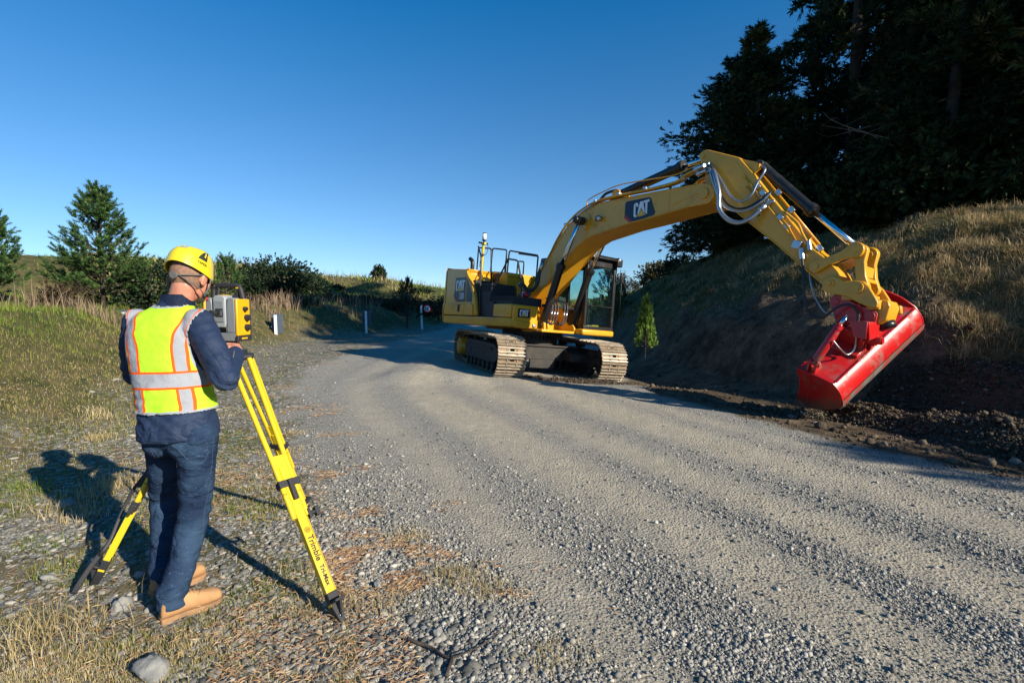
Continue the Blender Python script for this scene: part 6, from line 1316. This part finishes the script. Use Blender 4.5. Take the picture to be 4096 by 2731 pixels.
# helmet
m = MB(); HO = hp(0, -.005, .035)
def hs(phi, t, off=0.0):
    """helmet surface: phi from the front, t 0 at the brim to 1 at the crown"""
    el = t * math.pi / 2; zb = -.036 - .030 * math.cos(phi) + .016 * math.cos(phi) ** 2
    fl = .004 * max(0, 1 - t * 7)
    a, b = (.098 + fl + off), (.126 + fl + off); r = math.cos(el) ** .56; h = (.114 + off) * math.sin(el) ** .85
    ridge = 1 + .020 * math.sin(el) * max(0, math.cos(phi * 4)) 
    return HO + HR * (math.sin(phi) * a * r) + HF * (math.cos(phi) * b * r) + HU * (lerp(zb, 0, min(1, t * 2.2)) + h * ridge)
NP = 64; ts = [0, .03, .07, .12, .2, .3, .4, .5, .6, .7, .8, .88, .94, .985]
m.loft([[hs(2 * math.pi * k / NP, t) for k in range(NP)] for t in ts], caps=False); m.loft([[hs(2 * math.pi * k / NP, .985), ][0] and [hs(2 * math.pi * k / NP, .985) for k in range(NP)], [hs(0, 1) for k in range(NP)]], caps=False)
m.loft([[hs(2 * math.pi * k / NP, t, -.006) for k in range(NP)] for t in ts[::-1]], caps=False); m.loft([[hs(2 * math.pi * k / NP, 0, -.006) for k in range(NP)], [hs(2 * math.pi * k / NP, 0) for k in range(NP)]], caps=False)
hel = m.build('helmet', M_['helmet'], body)
def patch(name, poly, mt, off=.0012, par=hel, sub=5):
    """poly in (phi degrees, t)"""
    Q = []
    for i in range(len(poly)):
        a, b = poly[i], poly[(i + 1) % len(poly)]
        for k in range(sub): Q.append((lerp(a[0], b[0], k / sub), lerp(a[1], b[1], k / sub)))
    c = (sum(q[0] for q in Q) / len(Q), sum(q[1] for q in Q) / len(Q)); m = MB(); rings = [[hs(R_(lerp(c[0], q[0], s)), lerp(c[1], q[1], s), off) for q in Q] for s in (.01, .35, .7, 1)]
    m.loft(rings, caps=False); return m.build(name, mt, par)
patch('side_vent', [(92, .26), (118, .27), (113, .36), (100, .50), (84, .56), (78, .545), (88, .42)], M_['matte'])
patch('vent_fin', [(97, .33), (101, .35), (93, .50), (90, .49)], M_['helmet'], .0025)
patch('top_vent', [(80, .80), (108, .79), (116, .83)], M_['bareblack']); patch('top_vent', [(68, .76), (82, .76), (80, .79)], M_['bareblack'])
patch('reflective_patch', [(150, .52), (172, .52), (168, .82), (150, .80)], M_['strap' if 0 else 'instlight']); patch('patch_window', [(155, .60), (166, .60), (164, .74), (156, .73)], M_['helmet'], .002); patch('reflective_patch', [(60, .68), (84, .68), (80, .72), (58, .72)], M_['instlight'])
p0 = hs(R_(104), .17, .002); xd = hs(R_(98), .17, .002) - hs(R_(112), .17, .002); yd = hs(R_(104), .24, .002) - p0
text_mesh('lettering', 'APEX', .019, M_['bareblack'], facing(p0, xd, yd), hel, depth=.0006)
patch('emblem', [(116.5, .165), (119.5, .20), (118, .205), (116, .185), (114, .205), (113, .20), (115.2, .165)], M_['bareblack'], sub=2)
# harness
def band(P, r, name='helmet_strap', par=hel, fl=.35): m = MB(); m.tube(spline([hp(*q) for q in P], 6), r, 8, flat=fl); return m.build(name, M_['strap'], par)
band([(-.088, .02, -.008), (-.080, -.045, -.016), (-.045, -.092, -.024), (0, -.110, -.028), (.045, -.094, -.022), (.080, -.050, -.010), (.092, .0, .008)], .009, 'helmet_cradle', fl=.4)
m = MB(); c = hp(.004, -.112, -.028); ax = (c - HC); ax.z = 0; ax.normalize(); m.cyl(c - ax * .004, c + ax * .010, .019, n=20); m.cyl(c + ax * .010, c + ax * .013, .014, n=20); m.build('adjuster_dial', M_['strap'], hel, auto=35)
band([(.03, -.100, -.030), (.065, -.075, -.052), (.086, -.025, -.075), (.080, .02, -.098)], .007); band([(.098, .03, -.005), (.096, .03, -.05), (.080, .02, -.098)], .006)
band([(.080, .02, -.098), (.055, .05, -.125), (0, .06, -.128), (-.055, .05, -.12), (-.085, .02, -.09)], .006); band([(-.098, .03, -.005), (-.092, .02, -.05), (-.085, .02, -.09)], .006); band([(-.085, .02, -.09), (-.088, -.03, -.07), (-.03, -.100, -.03)], .007)
m = MB(); m.cyl(hp(.080, .02, -.092), hp(.080, .022, -.108), .010); m.build('strap_buckle', M_['matte'], hel)
m = MB(); m.tube([hp(.076, .04, -.104) + Vector((0, 0, 0)), hp(.078, .05, -.112), hp(.074, .055, -.120)], .004, 6); m.build('whistle', M_['signred'], hel)
m = MB(); m.tube(spline([hp(.092, -.01, .0), hp(.090, .05, -.005), hp(.070, .095, -.01), hp(0, .118, -.012), hp(-.07, .095, -.01), hp(-.09, .03, -.002)]), .003, 6); m.ell(hp(.040, .105, -.022), (.03, .006, .018), rot=rot); m.ell(hp(-.040, .105, -.022), (.03, .006, .018), rot=rot); m.build('safety_glasses', M_['bareblack'], body)

# ------------------------------------------------------------------ tripod and total station
GP = lambda x, y: float(ground(x, y))
F1, F2, F3 = Vector((-.812, 2.29, GP(-.812, 2.29))), Vector((-2.262, 2.61, GP(-2.262, 2.61))), Vector((-1.491, 3.55, GP(-1.491, 3.55)))
TH = Vector((-1.628, 2.89, 1.225))
tri = empty('tripod', Matrix.Translation((TH.x, TH.y, 0))); tag(tri, 'yellow wooden survey tripod with black clamps and feet standing on the stony verge', 'tripod')
TI = Matrix.Translation((-TH.x, -TH.y, 0))
def leg(Fp, lab, strap=False, face=None, text=False):
    d = (TH - Fp); hz = Vector((d.x, d.y, 0)).normalized(); top = TH - hz * .085 + Vector((0, 0, -.005)); d = (top - Fp).normalized(); L = (top - Fp).length
    side = Vector((-hz.y, hz.x, 0)); out = side.cross(d).normalized()
    if out.dot(hz) > 0: out = -out; 
    MM = TI @ Matrix.Translation(Fp) @ Matrix((side, out, d)).transposed().to_4x4()   # x across, y outwards, z up the leg
    g = MB(MM); k0 = .47 * L
    rl_ = MB(MM)
    for s_ in (-1, 1): rl_.tube([(s_ * .036, .0, k0 - .05), (s_ * .036, 0, k0 + .12), (s_ * .052, 0, L - .03)], .0135, 12)
    rl_.prism([(-.03, k0 + .02), (.03, k0 + .02), (.03, k0 + .17), (-.03, k0 + .17)], -.007, .007)
    rl_.bb(-.03, .03, -.012, .012, k0 - .16, k0 + .02)
    for s_ in (-1, 1): rl_.tube([(s_ * .036, 0, k0 - .18), (s_ * .036, 0, k0 - .04)], .0135, 12)
    lg = rl_.build('leg', M_['tripyel'], tri, auto=40)
    g.bb(-.022, .022, -.013, .013, .085, k0 + .10); g.bb(-.0265, -.0225, -.016, .016, .085, k0); g.bb(.0225, .0265, -.016, .016, .085, k0); g.build('lower_leg', M_['tripyel'], lg, bevel=.003)
    g = MB(MM); g.bb(-.056, .056, -.022, .022, k0 - .01, k0 + .028); g.bb(-.012, .012, .018, .036, k0 - .09, k0 + .025); g.build('clamp', M_['matte'], lg, bevel=.004)
    g = MB(MM); g.cyl((-.05, 0, k0 - .175), (-.085, 0, k0 - .175), .010); g.bb(-.10, -.078, -.014, .014, k0 - .20, k0 - .15); g.bb(-.05, -.035, -.02, .02, k0 - .20, k0 - .15); g.build('clamp_screw', M_['matte'], lg, bevel=.003)
    g = MB(MM); g.prism([(-.028, .15), (.028, .15), (.026, .08), (.012, -.0), (0, -.02), (-.012, 0), (-.026, .08)], -.018, .018); g.prism([(.0, .085), (.05, .085), (.05, .10), (.0, .10)], -.03, .03, axis=0) if 0 else g.bb(-.028, .028, .015, .07, .095, .108)
    g.prism([(.015, .10), (.065, .10), (.02, .02)], -.004, .004, axis=0); 
    ft_ = g.build('foot', M_['matte'], lg, bevel=.004)
    g = MB(MM); g.cyl((0, .019, .06), (0, .021, .06), .005, n=10); g.cyl((.004, .019, .035), (.004, .021, .035), .005, n=10); g.build('foot_screws', M_['zinc'], ft_)
    if text:
        c = MM @ Matrix.Translation((0, .0145, .36)); 
        B = facing((0, .0145, .345), (0, 0, -1), (1, 0, 0)) if 0 else None
        for s, z, sz, it in (('Trimble', .375, .042, 1), ('Tri-Max', .235, .032, 0)):
            xd = Vector((0, 0, -1)); yd = Vector((-1, 0, 0)); zd = xd.cross(yd)
            if zd.y < 0: yd = -yd
            text_mesh('lettering', s, sz, M_['bareblack'], MM @ facing((0, .0142, z), xd, yd), lg, depth=.0006, bold=.0008)
        g = MB(MM @ Matrix.Translation((0, .0142, .47))); 
        for r0, r1 in ((.014, .011), (.008, .005)):
            pts_ = [(r0 * math.cos(k * .3307), r0 * math.sin(k * .3307)) for k in range(20)] ; g.tube([(x, .0006, z) for x, z in pts_], .0011, 4, caps=False)
        g.bb(-.003, .003, 0, .001, -.003, .003); g.build('emblem', M_['bareblack'], lg)
    return MM, L, lg
MM1, L1, lg1 = leg(F1, '', text=True); MM2, L2, lg2 = leg(F2, ''); leg(F3, '')
m = MB(TI); m.cyl(TH + Vector((0, 0, -.02)), TH + Vector((0, 0, .018)), .085, n=24); m.prism([(TH.x + .10 * math.cos(a), TH.y + .10 * math.sin(a)) for a in [k * 2.094 + .6 for k in range(3)]], TH.z - .03, TH.z - .002, axis=2)
for Fp in (F1, F2, F3):
    hz = (Fp - TH); hz.z = 0; hz.normalize(); sd_ = Vector((-hz.y, hz.x, 0)); m.tube([TH + hz * .085 - sd_ * .07 - Vector((0, 0, .02)), TH + hz * .085 + sd_ * .07 - Vector((0, 0, .02))], .018, 12)
m.build('tripod_head', M_['matte'], tri, auto=35)
m = MB(MM2)
m.tube(spline([(.02, .03, .62), (.05, .05, .50), (.03, .045, .36), (-.02, .03, .26), (-.05, .035, .20), (-.02, .04, .16), (.03, .035, .19), (.02, .03, .27)]), .009, 8, flat=.25); m.tube(spline([(-.02, .03, .22), (-.045, .05, .12), (-.07, .06, .02), (-.075, .06, -.02)]), .014, 8, flat=.25)
m.tube(spline([(.05, .02, .60), (.10, .03, .66), (.12, .03, .76), (.06, .03, .84)]), .010, 8); m.build('carry_strap', M_['strap'] if 0 else M_['matte'], tri)
# total station
IF_, IR = dirs(7); IO = Vector((-1.634, 2.875, 1.302))
IM = Matrix((IR, IF_, Vector((0, 0, 1)))).transposed().to_4x4(); IM.translation = IO
ins = empty('total_station', IM); tag(ins, 'grey and yellow survey total station with black carry handle on the tripod head', 'survey instrument')
GY_, LG, YL, BK = M_['instgrey'], M_['instlight'], M_['instyel'], M_['matte']
def ib(name, boxes, mt, bev=.004, par=ins):
    m = MB()
    for b in boxes: m.bb(*b)
    return m.build(name, mt, par, bevel=bev)
hd_ = .0885
ib('base', [(-hd_, hd_, -.055, .055, .0, .045), (-.07, .07, -.05, .05, -.004, .0)], GY_, .008)
m = MB(); m.prism([(.035, .045), (.0885, .045), (.0885, .235), (.075, .243), (.045, .243), (.038, .2)], -.056, .056); m.prism([(-.0885, .045), (-.045, .045), (-.048, .2), (-.055, .243), (-.078, .243), (-.0885, .235)], -.056, .056); m.build('yoke', GY_, ins, bevel=.006)
sp_ = ib('side_cover', [(.0885, .105, -.058, .055, .028, .236)], YL, .006); ib('side_cover', [(-.105, -.0885, -.058, .055, .028, .236)], YL, .006); ib('cover_edge', [(.0885, .108, -.060, .060, -.002, .026), (.0885, .108, .055, .062, .02, .25), (-.108, -.0885, -.06, .06, -.002, .026)], BK, .004); ib('release_tab', [(.100, .1095, -.03, .02, .008, .018)], YL, .002)
m = MB(); m.prism([(-.040, .075), (.030, .075), (.034, .10), (.034, .24), (.022, .256), (-.034, .256), (-.044, .24), (-.044, .10)], -.058, .05); tb_ = m.build('telescope', LG, ins, bevel=.007)
ib('telescope_panel', [(-.036, .026, -.063, -.057, .105, .225)], GY_, .004, tb_); ib('display_plate', [(-.022, .024, -.066, -.062, .135, .182)], BK, .003, tb_); ib('keys', [(.006, .018, -.068, -.065, .144 + k * .010, .149 + k * .010) for k in range(3)], GY_, .001, tb_); ib('top_label', [(-.03, .02, -.03, .01, .2555, .259)], YL, .002, tb_)
m = MB(); m.tube([(-.024, -.06, .157), (-.024, -.082, .157), (-.024, -.082, .157), (-.024, -.100, .157)], [.013, .013, .0165, .0165], 20); m.cyl((-.024, -.101, .157), (-.024, -.099, .157), .009); m.build('eyepiece', BK, tb_, auto=35)
m = MB(); P = corner([(-.078, .236), (-.080, .312), (.085, .312), (.100, .24)], 0.0, .035); m.tube(P, .0125, 12, flat=1.2); m.tube([(-.060, .0, .236), (-.045, .0, .29), (-.045, 0, .305)], .010, 10); m.prism([(.05, .243), (.075, .243), (.075, .285)], -.012, .012); hn = m.build('carry_handle', BK, ins, auto=40)
ib('handle_tab', [(.070, .084, -.017, -.013, .294, .302)], YL, .001, hn)
for yk, zk, rk in ((.0, .18, .0125), (.016, .130, .018), (.016, .075, .018)):
    m = MB(); m.cyl((.104, yk, zk), (.122, yk, zk), rk, n=22); m.cyl((.122, yk, zk), (.128, yk, zk), rk * .7, n=22); m.build('focus_knob', BK, ins, auto=35)
m = MB(); m.cyl((0, 0, -.02), (0, 0, -.004), .045, n=24); m.cyl((0, 0, -.058), (0, 0, -.046), .058, n=24); m.cyl((0, 0, -.046), (0, 0, -.02), .02)
for k in range(3): a = k * 2.094 + .5; m.cyl((.043 * math.cos(a), .043 * math.sin(a), -.05), (.043 * math.cos(a), .043 * math.sin(a), -.012), .012, n=14)
m.build('tribrach', BK, ins, auto=35)
